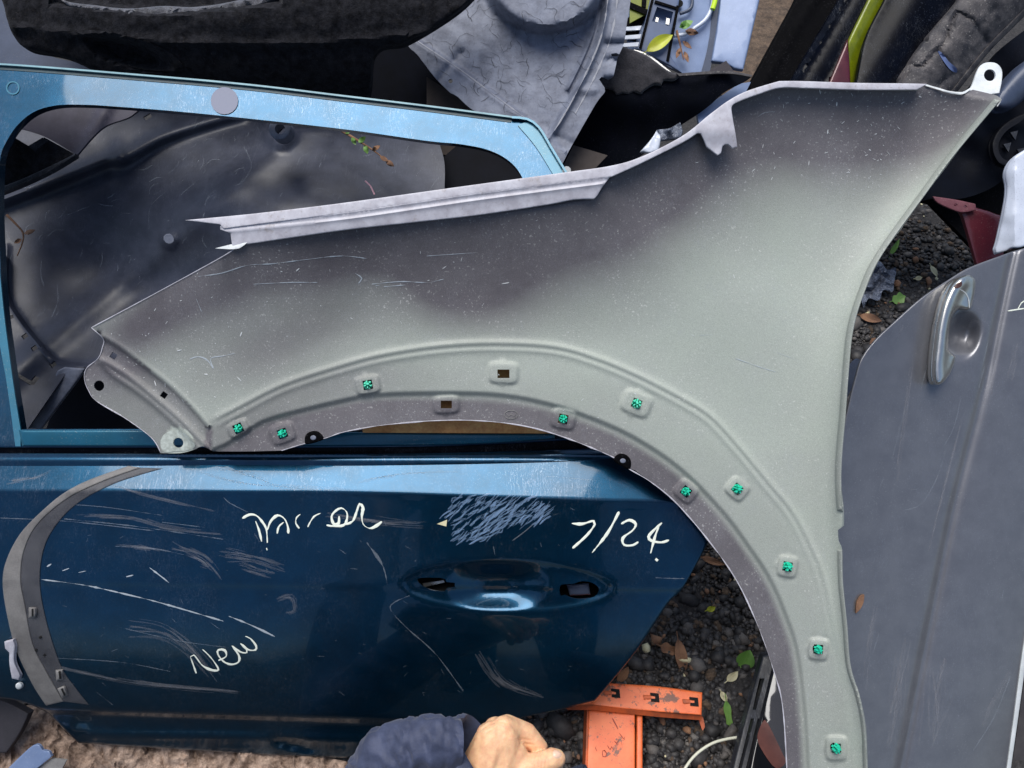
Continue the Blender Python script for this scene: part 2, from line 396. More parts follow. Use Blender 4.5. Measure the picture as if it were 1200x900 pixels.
def scatter(name, pos, size, mats, label_kind, jag=.3):
    """many loose stones joined into one mesh"""
    bm = bmesh.new(); bmesh.ops.create_icosphere(bm, subdivisions=1, radius=1); bv = np.array([v.co[:] for v in bm.verts]); bf = np.array([[v.index for v in f.verts] for f in bm.faces]); bm.free()
    n = len(pos); nv = len(bv)
    th = rng.uniform(0, 2*math.pi, n); sc = np.stack([rng.uniform(.7,1.3,n), rng.uniform(.6,1.1,n), rng.uniform(.4,.8,n)], 1)*size[:,None]
    Vb = bv[None]*(1+rng.uniform(-jag, jag, (n, nv, 1)))*sc[:,None,:]
    tx = rng.uniform(-.6, .6, n); cx, sx = np.cos(tx)[:,None], np.sin(tx)[:,None]
    y, z = Vb[:,:,1].copy(), Vb[:,:,2].copy(); Vb[:,:,1] = cx*y-sx*z; Vb[:,:,2] = sx*y+cx*z
    c, s = np.cos(th)[:,None], np.sin(th)[:,None]; x, y = Vb[:,:,0].copy(), Vb[:,:,1].copy()
    Vb[:,:,0] = c*x-s*y; Vb[:,:,1] = s*x+c*y; Vb += pos[:,None,:]
    F = (bf[None]+(np.arange(n)*nv)[:,None,None]).reshape(-1, 3); V = Vb.reshape(-1, 3)
    me = bpy.data.meshes.new(name); me.vertices.add(len(V)); me.vertices.foreach_set('co', V.ravel())
    me.loops.add(len(F)*3); me.loops.foreach_set('vertex_index', F.ravel().astype(np.int32)); me.polygons.add(len(F))
    me.polygons.foreach_set('loop_start', np.arange(0, len(F)*3, 3, dtype=np.int32)); me.update(calc_edges=True); me.validate()
    for q in mats: me.materials.append(q)
    mi = np.repeat(rng.choice(len(mats), n, p=label_kind), len(bf)); me.polygons.foreach_set('material_index', mi.astype(np.int32))
    o = bpy.data.objects.new(name, me); C.objects.link(o); o['kind'] = 'stuff'
    return o
def gravel():
    P = []
    def reg(x0, x1, y0, y1, n):
        q = P2W(*[a := rng.uniform(x0, x1, n), b := rng.uniform(y0, y1, n)], gw(a, b)); P.append(q)
    reg(540, 1000, 590, 960, 17000); reg(960, 1260, 180, 480, 11000); reg(-60, 460, 820, 940, 2500)
    q = np.vstack(P); n = len(q); size = (rng.gamma(2, .0011, n)+.0014)*np.where(rng.random(n) < .03, 2.2, 1); q[:,2] = size*.25
    o = scatter('gravel', q, size, [M['stone1'], M['stone2'], M['dirt']], [.80,.12,.08])
    o['label'] = 'loose dark grey gravel chips strewn over the black asphalt ground'; o['category'] = 'gravel'
gravel()
def debris():
    a = np.concatenate([rng.uniform(560, 960, 260), rng.uniform(980, 1180, 160)]); b = np.concatenate([rng.uniform(620, 930, 260), rng.uniform(200, 430, 160)])
    q = P2W(a, b, gw(a, b)); size = rng.gamma(2, .0014, len(a))+.0015; q[:,2] = .004+size*.2
    o = scatter('loose_debris', q, size, [M['pleaf'], M['bleaf'], M['dirt'], M['stone2']], [.15,.3,.3,.25], .45)
    o['label'] = 'scattered bark bits, pale chips and crumbs of soil over the gravel'; o['category'] = 'debris'
debris()
def dirt_patch():
    wf = lambda P: gw(P[:,0], P[:,1], .012) + vnoise(P, 9, 5)*.006
    sheet('soil_strip', [(868,-30),(950,-30),(935,10),(905,60),(880,100),(862,110),(845,110),(850,60)], wf, M['dirt'], thick=.02, step=4,
          tag=dict(kind='structure'))
dirt_patch()

# ============================================================ LEAVES
def leaf(name, x, y, ln, wd_, ang, m, label, group=None, w=None, curl=.15, lobes=0, cat='leaf'):
    loc = P2W(x, y, w if w is not None else gw(x, y, .008)); s = (D-(w if w is not None else gw(x, y, .008)))/FPX
    n = 12; V = []; F = []
    a = R(ang); dx = np.array([math.cos(a), -math.sin(a)]); nx_ = np.array([-dx[1], dx[0]])
    for i in range(n+1):
        t = i/n; hw = wd_/2*math.sin(math.pi*t**.85)**.8*(1+ (.25*math.sin(t*lobes*math.pi) if lobes else 0)) if 0 < t < 1 else .2
        for k, sgn in enumerate((-1, -.5, 0, .5, 1)):
            p = dx*(t-.5)*ln + nx_*hw*sgn
            h = abs(sgn)*hw*s*curl*1.6 + .12*ln*s*math.sin(t*3.1)*curl + .0008*math.sin(7*t+sgn*3)
            V.append(loc + RU*p[0]*s - RV*p[1]*s + RW*(h+.0015))
    for i in range(n):
        for k in range(4): q = i*5+k; F.append((q, q+1, q+6, q+5))
    V = np.array(V); nv = len(V); V2 = V-RW*.0004; F2 = [tuple(reversed([v+nv for v in f])) for f in F]
    root = mesh_obj(name, np.vstack([V, V2]), F+F2, m, None, 0, LAB(label, cat, group))
    st = np.array([loc+RU*q[0]*s-RV*q[1]*s+RW*.0022 for q in (dx*(-.5-.22)*ln, dx*(-.5)*ln, dx*.0*ln, dx*.45*ln)])
    ROOTLOC[root.name] = np.array(root.location)
    tube('stem', st, [.0006,.0007,.0005,.0002], m, root, 5)
    return root
leaf('leaf', 873, 772, 24, 22, 60, M['gleaf'], 'broad green leaf on the gravel beside the pale torn leaf')
leaf('leaf', 858, 792, 17, 10, 40, M['pleaf'], 'cream torn leaf just below the broad green leaf')
leaf('leaf', 853, 839, 38, 9, -82, M['gleaf'], 'narrow green leaf lying upright on the gravel', lobes=3)
leaf('leaf', 848, 816, 14, 7, -60, M['pleaf'], 'small cream leaf scrap above the narrow green leaf')
leaf('leaf', 833, 713, 11, 7, 20, M['yleaf'], 'tiny yellow leaf alone on the dark gravel')
leaf('leaf', 798, 770, 44, 14, -80, M['bleaf'], 'long curled brown leaf on the gravel above the orange bar')
leaf('leaf', 784, 760, 22, 13, -20, M['bleaf'], 'yellow brown leaf with a torn tip beside the long brown leaf', lobes=3)
leaf('leaf', 835, 657, 30, 8, -18, M['bleaf'], 'dry brown leaf tucked under the fender arch edge')
leaf('leaf', 1053, 350, 17, 13, 20, M['gleaf'], 'green lobed leaf beside the crinkled clear wrap', lobes=4)
leaf('leaf', 1094, 318, 15, 6, -60, M['pleaf'], 'pale leaf scrap on the dark ground above the grey door')
leaf('leaf', 1076, 326, 9, 5, 10, M['pleaf'], 'small pale scrap between the green leaf and the grey door')
leaf('leaf', 1020, 373, 27, 10, -15, M['bleaf'], 'reddish brown leaf below the crinkled clear wrap')
leaf('leaf', 1026, 404, 32, 16, 40, M['bleaf'], 'crumpled brown leaf at the top left edge of the grey door', lobes=5)
leaf('leaf', 1048, 290, 22, 6, 60, M['gleaf'], 'green blade of leaf emerging from under the fender edge')
leaf('leaf', 730, 790, 22, 11, 55, M['bleaf'], 'brown leaf scrap beside the blue door corner')
leaf('leaf', 905, 590, 1, 1, 0, M['bleaf'], 'x') if False else None

# ============================================================ BLUE DOOR
DT = [(-60,533),(0,532),(200,533),(400,533),(560,531),(700,528),(800,524)]
def door_w(P):
    x, y = P[:,0], P[:,1]
    edge = 576 + 12*sst(x, 350, 800)
    top = 536.
    w = -.016 + .016*np.clip((y-top)/(edge-top), 0, 1)
    w = w - .0008*sst(y, edge-1, edge+6)
    # lower body curves under
    t = np.clip((y-688)/150, 0, 1.6); w = w - .012*t - .038*t*t
    w = w - .0020*sst(y, 682+.01*(x-400), 693+.01*(x-400))
    w = w + .0008*vnoise(P, 140, 3) + .0004*vnoise(P, 50, 4)*(y > 590)
    # handle recess
    ex = (x-583)/62; ey = (y-686)/29; r = np.sqrt(np.abs(ex)**2.6+np.abs(ey)**2.6)**(2/2.3)
    w = w - .017*(1-sst(r, .12, 1.06))
    # shallow boat-shaped surround
    yc = 686 + .02*(x-590); hw = 30*np.clip(1-np.abs((x-595)/124)**2.2, 0, 1)**.6
    inside = 1-sst(np.abs(y-yc), hw-9, hw+4); w = w - .0034*inside*(hw > 2)
    # sill step
    yf = 838 + .03*(x-200)*(x > 0); w = w - .007*sst(y, yf-6, yf+6)
    w = w + .003*np.exp(-((y-(862+.02*(x-200)))/4)**2)*(x > 100)
    # oval drain stampings
    for cx, cy, rx, ry, dp in ((97,846,12,6,.003),(345,872,34,7,.004)):
        q = ((x-cx)*math.cos(.25 if cx>200 else 0)+(y-cy)*math.sin(.25 if cx>200 else 0)); p2 = -(x-cx)*math.sin(.25 if cx>200 else 0)+(y-cy)*math.cos(.25 if cx>200 else 0)
        w = w - dp*(1-sst(np.sqrt((q/rx)**2+(p2/ry)**2), .6, 1.1))
    return w
bd = thing('car_door', 'dark blue car door with white handwriting, lying under the arch of the grey fender', 'car door', P2W(400, 800, -.06))
skin_out = [(-90,536,1),(0,536),(400,536),(560,534),(660,531),(760,529,1),(835,600),(828,640,1),(800,690),(783,707),(750,757),(713,803),(697,822,1),
            (660,831),(613,841),(560,856),(480,878),(430,889,1),(400,888),(320,885),(187,877),(92,871,1),(78,858),(57,836,1),(33,825),(0,818),(-90,812,1)]
hl = [(490,678),(514,677),(522,679,1),(523,682,1),(533,683,1),(533,688,1),(524,689,1),(521,693,1),(508,692),(494,686)]
hr = [(657,686),(672,684),(682,681),(694,683),(702,690),(697,699),(680,702),(668,700),(662,697),(657,698)]
xs_ = np.arange(-86, 860, 5.)
RL = [(np.stack([xs_, 0*xs_+576+12*sst(xs_,350,800)], 1), [-6,-3.5,-1,1.5,4,7], False), (np.stack([xs_, 688+.01*(xs_-400)], 1), [-6,-3,0,3,6], False),
      (np.stack([xs_, 838+.03*(xs_-200)*(xs_>0)], 1), [-5,-3,-1,1,3,5], False)]
th_ = np.linspace(0, 2*math.pi, 90, endpoint=False)
for k_ in (.25,.4,.55,.7,.82,.94,1.04):
    RL.append((np.stack([583+62*k_*np.sign(np.cos(th_))*np.abs(np.cos(th_))**(2/2.6), 686+29*k_*np.sign(np.sin(th_))*np.abs(np.sin(th_))**(2/2.6)], 1), [0], True))
for q_ in (-5,-2.5,0,2.5):
    xx = np.arange(475, 716, 3.); hw_ = 30*np.clip(1-np.abs((xx-595)/124)**2.2, 0, 1)**.6+q_; yc_ = 686+.02*(xx-590)
    for sg_ in (-1,1): RL.append((np.stack([xx, yc_+sg_*hw_], 1)[hw_ > 2], [0], False))
sk = sheet('door_skin', skin_out, door_w, M['blue'], bd, step=4.5, thick=.002, holes=[hl, hr], roll=(3,.002), rails=RL, sharp=60)
# hemmed belt edge, inner channel and inner sill strip
FR = lambda P: -.034 - (525-P[:,1])*.00032*(P[:,1] < 525) + .0005*vnoise(P, 90, 8)
sheet('belt_edge', [(-90,531,1),(200,532),(430,532),(560,530),(660,526),(760,522,1),(766,534,1),(660,540),(560,543),(400,546),(200,546),(-90,546,1)],
      lambda P: -.0125-.0045*np.clip((541-P[:,1])/8,0,2)**2, M['blue'], bd, step=3, thick=.004, rails=[(np.stack([np.arange(-86,760,5.), 0*np.arange(-86,760,5.)+537], 1), [-4,-2,0,2,4,6], False)])
sheet('inner_channel', [(-90,520,1),(400,522),(560,520),(690,514,1),(700,532,1),(560,536),(-90,538,1)], -.040, M['navy'], bd, step=12, thick=.003)
# window frame: one ring, traced
fo = [(-90,74,1),(0,75),(167,88),(290,99),(400,112),(500,124),(600,137,1),(618,139),(632,149,1),(646,172),(664,202,1),(664,212,1),(640,270,1),(700,514,1),(560,522),(400,525),(-90,525,1)]
fi = [(24,503,1),(17,460),(10,410),(4,362),(0,300),(-2,240),(0,187),(8,165),(22,145),(42,130),(70,123),(110,123,1),(190,129),(273,137),(400,151),(500,165),(540,169),(573,176),(597,189),(612,208),(622,240),(628,270,1),(664,500,1),(560,506),(400,505),(200,503)]
fr = sheet('window_frame', fo, FR, M['blue'], bd, step=7, thick=.012, holes=[fi], roll=(3,.002))
# green-blue weather lip along the top and a channel at the rear corner
LIP = lambda P: FR(P)+.004
def band(line, off0, off1):
    L = smooth(line, False, 8); T = np.gradient(L, axis=0); T /= np.linalg.norm(T, axis=1, keepdims=True); N = np.stack([T[:,1], -T[:,0]], 1)
    A = L+N*off0; B = L+N*off1; return lin([tuple(p) for p in A]+[tuple(p) for p in B[::-1]])
tl = [(-90,74),(0,75),(167,88),(290,99),(400,112),(500,124),(600,137)]
sheet('frame_lip', band(tl, 1, -1.0), lambda P: FR(P)+.005, mat('pale_teal_lip',(120,165,175),(96,140,152),rough=.4,dust=(200,200,190),dust_amt=.5), bd, step=5, thick=.004)
sheet('weather_strip', band(tl, -1.2, -6.5), lambda P: FR(P)+.0008, mat('dark_teal_strip',(20,62,74),(14,48,60),rough=.45,dust=(150,160,150),dust_amt=.4), bd, step=5, thick=.002)
sheet('corner_channel', [(607,147,1),(618,143),(630,150),(645,174),(662,203,1),(648,204,1),(628,172),(607,147,1)][:-1], lambda P: FR(P)+.0016, M['teal'], bd, step=4, thick=.002)
sheet('corner_lip', band([(600,137),(618,139),(632,149),(646,172),(664,202)], 1, -1.6), lambda P: FR(P)+.006, M['teal'], bd, step=4, thick=.006)
sheet('inner_sill', [(22,504,1),(200,504),(400,506),(560,508),(650,508,1),(650,514,1),(560,520),(400,523),(26,523,1)], lambda P: -.029-.0001*P[:,1]*0, M['teal'], bd, step=8, thick=.002, roll=(3,.002))
sheet('inner_pillar', [(-2,300,1),(4,362),(10,410),(17,460),(24,503,1),(24,523,1),(18,523,1),(8,450),(-4,380),(-10,300,1)], lambda P: FR(P)+.0016, M['teal'], bd, step=8, thick=.002)
# paper dot, ring sticker on the frame
sheet('round_sticker', circ(263,118,16,20), lambda P: FR(P)+.0012, mat('grey_sticker',(128,132,150),rough=.6), bd, step=6, thick=.0004)
def ring(cx, cy, r, wd_): return [circ(cx, cy, r, 20), circ(cx, cy, r-wd_, 20)]
a, b = ring(15, 103, 8, 1.6); sheet('ring_mark', a, lambda P: FR(P)+.001, M['teal'], bd, step=3, thick=.0005, holes=[b], ostep=3)
# rear lock stud
tube('stud', [P2W(664,200,-.15), P2W(664,200,-.135)], .006, M['rawedge'], bd, 10)
# handle cut-outs: backing seen through the openings
sheet('latch_carrier', [(484,674,1),(540,674,1),(540,698,1),(484,698,1)], -.034, M['hole'], bd, step=20, thick=.003)
sheet('latch_carrier', [(650,674,1),(710,676,1),(710,708,1),(650,708,1)], -.034, M['matblack'], bd, step=20, thick=.003)
sheet('latch_lever', [(495,684,1),(520,680,1),(521,682.5,1),(497,688,1)], -.02, M['chrome'], bd, step=6, thick=.003)
sheet('latch_lever', [(664,686,1),(690,684,1),(692,697,1),(668,698,1)], -.024, M['slate'], bd, step=8, thick=.002, roll=(3,.002))
# handwriting
def zs(pts, ox, oy, k): return [(ox+p[0]/k, oy+p[1]/k) for p in pts]
W1 = [zs(p, 260, 560, 3.75) for p in [
 [(90,178),(120,162),(150,165),(175,190),(195,225),(200,285)], [(148,190),(163,230),(175,280)], [(200,230),(215,190),(245,165),(275,180),(290,215),(292,245)],
 [(243,245),(250,215),(272,195)], [(196,308),(199,318)], [(345,160),(328,175),(325,200),(340,222)], [(435,155),(405,170),(385,200),(378,216)],
 [(460,208),(490,212),(535,208),(550,180),(548,150),(525,133),(500,145),(482,170),(492,203),(513,200),(515,168)],
 [(540,205),(575,190),(595,140),(605,115),(620,130),(615,170),(622,205),(650,222),(680,210),(703,192)]]]
W2 = [zs(p, 460, 560, 3.333) for p in [
 [(700,178),(740,180),(785,168),(790,182),(758,225),(703,275)], [(885,132),(840,215),(780,292)], [(893,180),(925,165),(950,180),(938,205),(900,235),(905,262),(938,263),(960,250)],
 [(1052,176),(1020,205),(1000,230),(1012,246),(1050,252),(1080,243)], [(1040,190),(1025,230),(1008,295)], [(1027,316),(1036,324)]]]
W3 = [zs(p, 0, 600, 3) for p in [
 [(690,567),(675,525),(670,508),(682,503),(712,540),(745,556),(768,555),(755,530),(735,505),(712,483)],
 [(768,522),(795,508),(790,486),(768,485),(766,500),(785,525),(812,536),(838,528),(840,505),(815,470)],
 [(817,470),(845,492),(868,494),(862,475),(845,462)], [(845,462),(872,484),(898,485),(900,470),(880,445),(862,437)]]]
ribbons('handwriting', W1, [2.3]*9, door_w, M['pen'], bd, jit=.42)
ribbons('handwriting', W2, [2.5]*5+[5], door_w, M['pen'], bd, jit=.35)
ribbons('handwriting', W3, [2.1]*4, door_w, M['pen'], bd, jit=.35)
def bundle(F_, per=1.4, al=1):
    L_ = []; W_ = []
    for pts_, wd_ in F_:
        q_ = smooth(pts_, False, 3) if len(pts_) > 2 else smooth(lin(pts_), False, 3); n_ = int(wd_*per)+2
        T_ = np.gradient(q_, axis=0); T_ /= np.maximum(np.linalg.norm(T_, axis=1, keepdims=True), 1e-6); N_ = np.stack([-T_[:,1], T_[:,0]], 1)
        for _ in range(n_):
            a_ = rng.uniform(0, .6); b_ = min(1, a_+rng.uniform(.2, .6)); i0, i1 = int(a_*len(q_)), int(b_*len(q_))
            if i1-i0 < 3: continue
            o0, o1 = np.clip(rng.normal(0, .3, 2), -.7, .7)*wd_
            seg = q_[i0:i1]+N_[i0:i1]*np.linspace(o0, (o0+o1)/2, i1-i0)[:,None]
            L_.append([tuple(p) for p in seg[::3]] if len(seg) > 8 else [tuple(p) for p in seg[[0,len(seg)//2,-1]]]); W_.append(rng.uniform(.5, 2.2))
    return L_, W_
# scuffed patch: many fine rubbed strokes
L = []; Wd = []
for i in range(330):
    cx, cy = rng.uniform(518, 648), rng.uniform(582, 636)
    if not pip(np.array([[cx, cy]]), [(515,598),(535,583),(575,575),(625,582),(648,597),(640,612),(600,617),(575,628),(545,641),(532,636),(534,618)])[0]: continue
    a = R(rng.normal(-38, 9)); ln = rng.uniform(6, 22); dx, dy = math.cos(a)*ln/2, math.sin(a)*ln/2; bx = rng.uniform(-3, 3)
    L.append([(cx-dx, cy-dy), (cx+bx*.4, cy+bx*.6), (cx+dx, cy+dy)]); Wd.append(rng.uniform(.4, 2.6))
o = ribbons('scuff', L, Wd, door_w, M['scuff'], bd, lift=.0003, thick=.0001); o['kind'] = 'stuff'
sheet('paint_chip', [(512,614,1),(524,609,1),(523,617,1)], lambda P: door_w(P)+.0008, M['pleaf'], bd, step=4, thick=.0004)
# long scratches
SC = [([(48,679),(100,686),(150,697),(190,707),(262,728)], 1.5), ([(268,722),(295,733),(322,746)], 1.8), ([(60,771),(140,776),(200,787)], .7),
      ([(75,608),(160,617),(262,632)], 1.1), ([(175,665),(192,678),(198,683)], 1.6), ([(55,664),(60,661)],1.4), ([(73,669),(81,666)],1.4), ([(92,671),(101,669)],1.4), ([(148,676),(156,674)],1.2),
      ([(0,607),(80,611),(180,622)], .7), ([(140,735),(210,751),(268,759)], .7), ([(113,811),(122,818),(132,826)], 1.0), ([(768,677),(790,678),(802,678)], 1.0),
      ([(480,698),(462,706),(458,715),(478,737),(510,766),(543,810)], 1.0), ([(430,636),(448,662),(454,685)], 2.2), ([(290,600),(270,590),(262,583)],.8),
      ([(245,728),(258,738)],.6), ([(60,590),(120,594),(190,604)],.6), ([(30,640),(42,622)],.7), ([(600,634),(616,622),(626,613)],.8), ([(578,640),(580,650)],.8), ([(640,558),(700,563)],.5),
      ([(135,640),(180,643),(215,650)],1.2), ([(190,612),(240,618)],.6)]
S1 = [s for s in SC if s[1] >= 1.2 and s[0][0][1] > 660 or s[1] == 1.6]; S2 = [s for s in SC if s not in S1]
o = ribbons('scratch', [s[0] for s in S1], [s[1]*.75 for s in S1], door_w, M['scratchm'], bd, lift=.0003, thick=.0001, jit=.7); o['kind'] = 'stuff'
o = ribbons('faint_scratch', [s[0] for s in S2], [s[1]*.9 for s in S2], door_w, M['fscr'], bd, lift=.0003, thick=.0001, jit=.7); o['kind'] = 'stuff'
FB = [([(90,604),(150,606),(200,618),(262,624)],7), ([(120,565),(190,585),(255,600)],5), ([(130,640),(170,642),(200,650)],6), ([(255,648),(300,655),(335,668)],13), ([(278,660),(300,668),(325,676)],8),
      ([(150,735),(190,740),(225,765),(255,800)],18), ([(200,640),(240,655),(262,680)],12), ([(320,705),(340,700),(345,715),(335,718)],9), ([(232,662),(245,665)],5), ([(230,552),(300,568),(420,573)],5), ([(250,548),(290,556),(330,572)],7),
      ([(60,780),(160,800),(280,812)],9), ([(560,760),(590,800),(640,820)],12), ([(380,600),(450,612),(500,616)],9), ([(0,565),(40,560),(60,552)],8), ([(415,566),(470,556),(540,552)],4)]
L, Wd = bundle(FB)  # long pale streaks imitating scuffs and streaky reflections in the blue paint
o = ribbons('faint_reflection_streak', L, Wd, door_w, M['faint'], bd, lift=.0002, thick=.0001, jit=.35); o['kind'] = 'stuff'
# fine random nicks
L = []; Wd = []
for i in range(170):
    cx, cy = rng.uniform(5, 690), rng.uniform(595, 815); a = R(rng.normal(15, 40)); ln = rng.gamma(1.2, 2)+.8
    L.append([(cx, cy), (cx+math.cos(a)*ln, cy+math.sin(a)*ln)]); Wd.append(rng.uniform(.3, .6))
o = ribbons('nick', L, Wd, door_w, M['fscr'], bd, lift=.0003, thick=.0001, jit=.4); o['kind'] = 'stuff'

# reflection of a wheel arch, built as a see-through strip on the door
AO = [(146,547,1),(105,562),(76,577),(50,598),(24,625),(8,655),(3,682),(8,720),(19,762),(38,802),(54,827,1),
      (104,826,1),(88,806),(72,782),(56,735),(47,690),(49,652),(61,622),(88,592),(128,569),(158,558),(180,550,1)]
inn = smooth([(164,548),(120,564),(79,584),(44,614),(28,645),(24,679),(29,709),(38,754),(53,785),(74,822)], False, 6)
def arch_w(P):
    d, s, _ = dline(P, inn); w = door_w(P)+.0015
    w = w + 0*d
    for cx, cy, rx, ry in ((68,775-5,1,1),):
        pass
    for cx, cy in ((38,718),(67,792),(73,810),(35,650)):
        w = w + .003*(1-sst(np.hypot((P[:,0]-cx)/7, (P[:,1]-cy)/8), .5, 1))
    return w
at = thing('arch_reflection', 'wheel arch reflection built as a dull grey strip across the left end of the blue door', 'car trim', P2W(40, 700, .0))
no_ = len(inn); mid_ = [tuple(p) for p in inn]
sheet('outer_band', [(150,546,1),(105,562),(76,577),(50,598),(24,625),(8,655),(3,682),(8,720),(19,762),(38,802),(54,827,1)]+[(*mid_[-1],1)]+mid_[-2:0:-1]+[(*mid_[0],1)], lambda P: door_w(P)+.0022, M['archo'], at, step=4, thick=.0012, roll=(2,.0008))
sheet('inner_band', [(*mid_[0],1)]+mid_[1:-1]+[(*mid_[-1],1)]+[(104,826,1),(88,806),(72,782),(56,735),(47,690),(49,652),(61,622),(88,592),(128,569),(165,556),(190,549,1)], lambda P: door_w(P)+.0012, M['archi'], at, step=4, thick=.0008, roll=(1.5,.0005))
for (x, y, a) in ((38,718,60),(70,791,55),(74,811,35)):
    sheet('reflected_boss', rect(x, y, 9, 13, a-60), lambda P: arch_w(P)+.0012, M['archm'], at, step=3, thick=.002, roll=(3,.002))
    o = sheet('reflected_slot', rect(x, y, 2, 9, a-60), lambda P: arch_w(P)+.0017, M['hole'], at, step=3, thick=.0006)
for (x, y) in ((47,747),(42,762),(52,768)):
    sheet('reflected_hole', circ(x, y, 1.6, 8), lambda P: arch_w(P)+.0008, M['hole'], at, step=3, thick=.0005, ostep=2)
bt = thing('metal_bracket', 'pale bent metal bracket against the grey arch reflection at the left edge', 'bracket', P2W(12,770,.0))
sheet('bracket_arm', [(5,752,1),(16,749,1),(18,757,1),(17,775),(24,792),(22,797,1),(14,795,1),(11,778),(11,765,1),(6,760,1)], lambda P: door_w(P)+.008, M['flange'], bt, step=4, thick=.004, roll=(2,.002))
sheet('bracket_foot', circ(22,804,4,12), lambda P: door_w(P)+.006, M['rawedge'], bt, step=3, thick=.003, roll=(2,.002), ostep=3)

# ============================================================ FENDER
AE = [(247,529),(300,529),(330,528),(356,520),(383,513),(400,507),(430,501),(460,497),(510,493),(560,493),(613,499),(660,512),(717,535),(733,547),(763,565),(793,590),(830,633),(863,680),(888,733),(907,787),(917,827),(922,900),(923,960)]
B1 = smooth([(243,498),(283,477),(333,452),(400,430),(450,417),(517,407),(583,404),(650,408),(700,422),(750,443),(800,469),(833,490),(867,527),(900,567),(927,600),(947,637),(963,677),(975,735),(985,790)], False, 8)
B2 = smooth([(225,535),(263,522),(293,503),(320,490),(400,470),(443,463),(517,461),(583,463),(640,473),(700,493),(750,517),(800,552),(847,600),(877,640),(903,680),(923,727),(935,767),(943,833),(947,900),(948,960)], False, 8)
F1 = smooth([(119,394),(145,410),(167,427),(200,453),(230,483),(243,499)], False, 6)
F2 = smooth([(115,419),(150,440),(187,470),(213,493),(243,524)], False, 6)
F3 = smooth([(118,425),(133,440),(160,458),(190,482),(217,507),(232,524)], False, 6)
TOPE = smooth([(262,300),(290,286),(400,268),(560,252),(690,234),(717,207),(800,170),(845,135),(863,120),(913,101),(1000,103),(1080,103),(1172,119)], False, 12)
RE = smooth([(1172,118),(1120,180),(1083,230),(1033,300),(1013,343),(1000,387),(991,487),(986,567),(987,643),(993,733),(1008,817),(1017,900),(1019,960)], False, 12)
AEs = smooth(AE, False, 8)
PADS = [(590,437,36,26,3,'e'),(746,473,36,28,22,'c'),(431,451,30,22,-10,'c'),(523,474,32,22,-3,'e'),(660,491,30,24,12,'c'),(804,576,26,24,38,'c'),(864,573,26,24,40,'c'),
        (923,664,24,26,10,'c'),(959,761,24,26,5,'c'),(980,877,26,30,0,'c'),(279,502,26,18,-25,'c'),(331,508,30,24,-20,'c')]
def fend_w(P, detail=True):
    x, y = P[:,0], P[:,1]
    dT, _, _ = dline(P, TOPE); dR, _, _ = dline(P, RE)
    dA, sA, _ = dline(P, AEs)
    w = .030 + .035*np.exp(-dT/70.) + .028*np.exp(-dR/26.) - .010*sst(x, 420, 100) + .012*sst(dA, 100, 260)
    w = w + .0012*vnoise(P, 170, 11)
    if not detail: return w
    d2, s2, _ = dline(P, B2); sd2 = d2*s2                # positive above/right of the line
    inlip = (x > 238)
    w = w - inlip*(.0050*(1-sst(sd2, -3.5, 3.5)))           # lip is pressed back
    d1, s1, t1 = dline(P, B1); fade = sst(t1, 0, .03)*(1-.85*sst(t1, .7, .98))
    w = w + fade*(.0026*np.exp(-((d1*s1-2.5)/3.2)**2) + .0016*np.exp(-((d1*s1+6)/3.0)**2))
    # left mounting bracket: folded down from the panel
    d3, s3, _ = dline(P, F1); q = d3*s3                  # negative: below the fold (bracket)
    br = sst(-q, -3, 4)*(x < 246)
    w = w - .006*br - .0022*np.exp(-(q/3.)**2)*(x < 246)*-1
    d4, s4, _ = dline(P, F2); w = w + (x < 246)*(.0030*np.exp(-(d4/3.2)**2))
    d5, s5, _ = dline(P, F3); w = w - (x < 246)*(.0035*sst(-d5*s5, -2, 6)) + (x < 240)*.0018*np.exp(-(d5/2.6)**2)
    for (cx, cy, pw, ph, a, k) in PADS:
        c, s = math.cos(R(a)), math.sin(R(a)); u = ((x-cx)*c+(y-cy)*s)/(pw/2); v = (-(x-cx)*s+(y-cy)*c)/(ph/2)
        r = (np.abs(u)**4+np.abs(v)**4)**.25
        w = w + .0026*(1-sst(r, .80, 1.08)) - .0004*np.exp(-((r-1.18)/.1)**2)
    # tiny dimples near the top right
    for cx, cy in ((1001,115),(1012,114),(1025,115),(1038,117),(1049,113)):
        w = w + .0012*np.exp(-(((x-cx)**2+(y-cy)**2)/5))
    return w
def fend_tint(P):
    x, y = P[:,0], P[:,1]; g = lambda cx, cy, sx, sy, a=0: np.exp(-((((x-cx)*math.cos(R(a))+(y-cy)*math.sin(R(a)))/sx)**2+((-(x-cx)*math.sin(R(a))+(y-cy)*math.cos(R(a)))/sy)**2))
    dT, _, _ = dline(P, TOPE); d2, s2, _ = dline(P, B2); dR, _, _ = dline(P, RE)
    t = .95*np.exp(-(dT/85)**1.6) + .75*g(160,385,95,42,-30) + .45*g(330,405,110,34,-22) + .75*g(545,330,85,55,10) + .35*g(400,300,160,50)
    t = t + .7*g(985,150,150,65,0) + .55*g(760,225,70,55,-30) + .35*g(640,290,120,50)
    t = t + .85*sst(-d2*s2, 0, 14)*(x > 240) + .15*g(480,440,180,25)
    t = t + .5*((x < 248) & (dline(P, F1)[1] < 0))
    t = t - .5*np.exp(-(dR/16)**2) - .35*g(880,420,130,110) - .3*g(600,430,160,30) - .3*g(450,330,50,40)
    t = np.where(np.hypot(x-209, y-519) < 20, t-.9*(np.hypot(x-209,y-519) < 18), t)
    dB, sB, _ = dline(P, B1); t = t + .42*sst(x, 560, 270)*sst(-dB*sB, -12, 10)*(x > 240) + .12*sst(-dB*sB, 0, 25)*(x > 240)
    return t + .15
ff = thing('car_fender', 'grey green primed inside of a car fender with green clips round its arch', 'fender', P2W(600, 400, .03))
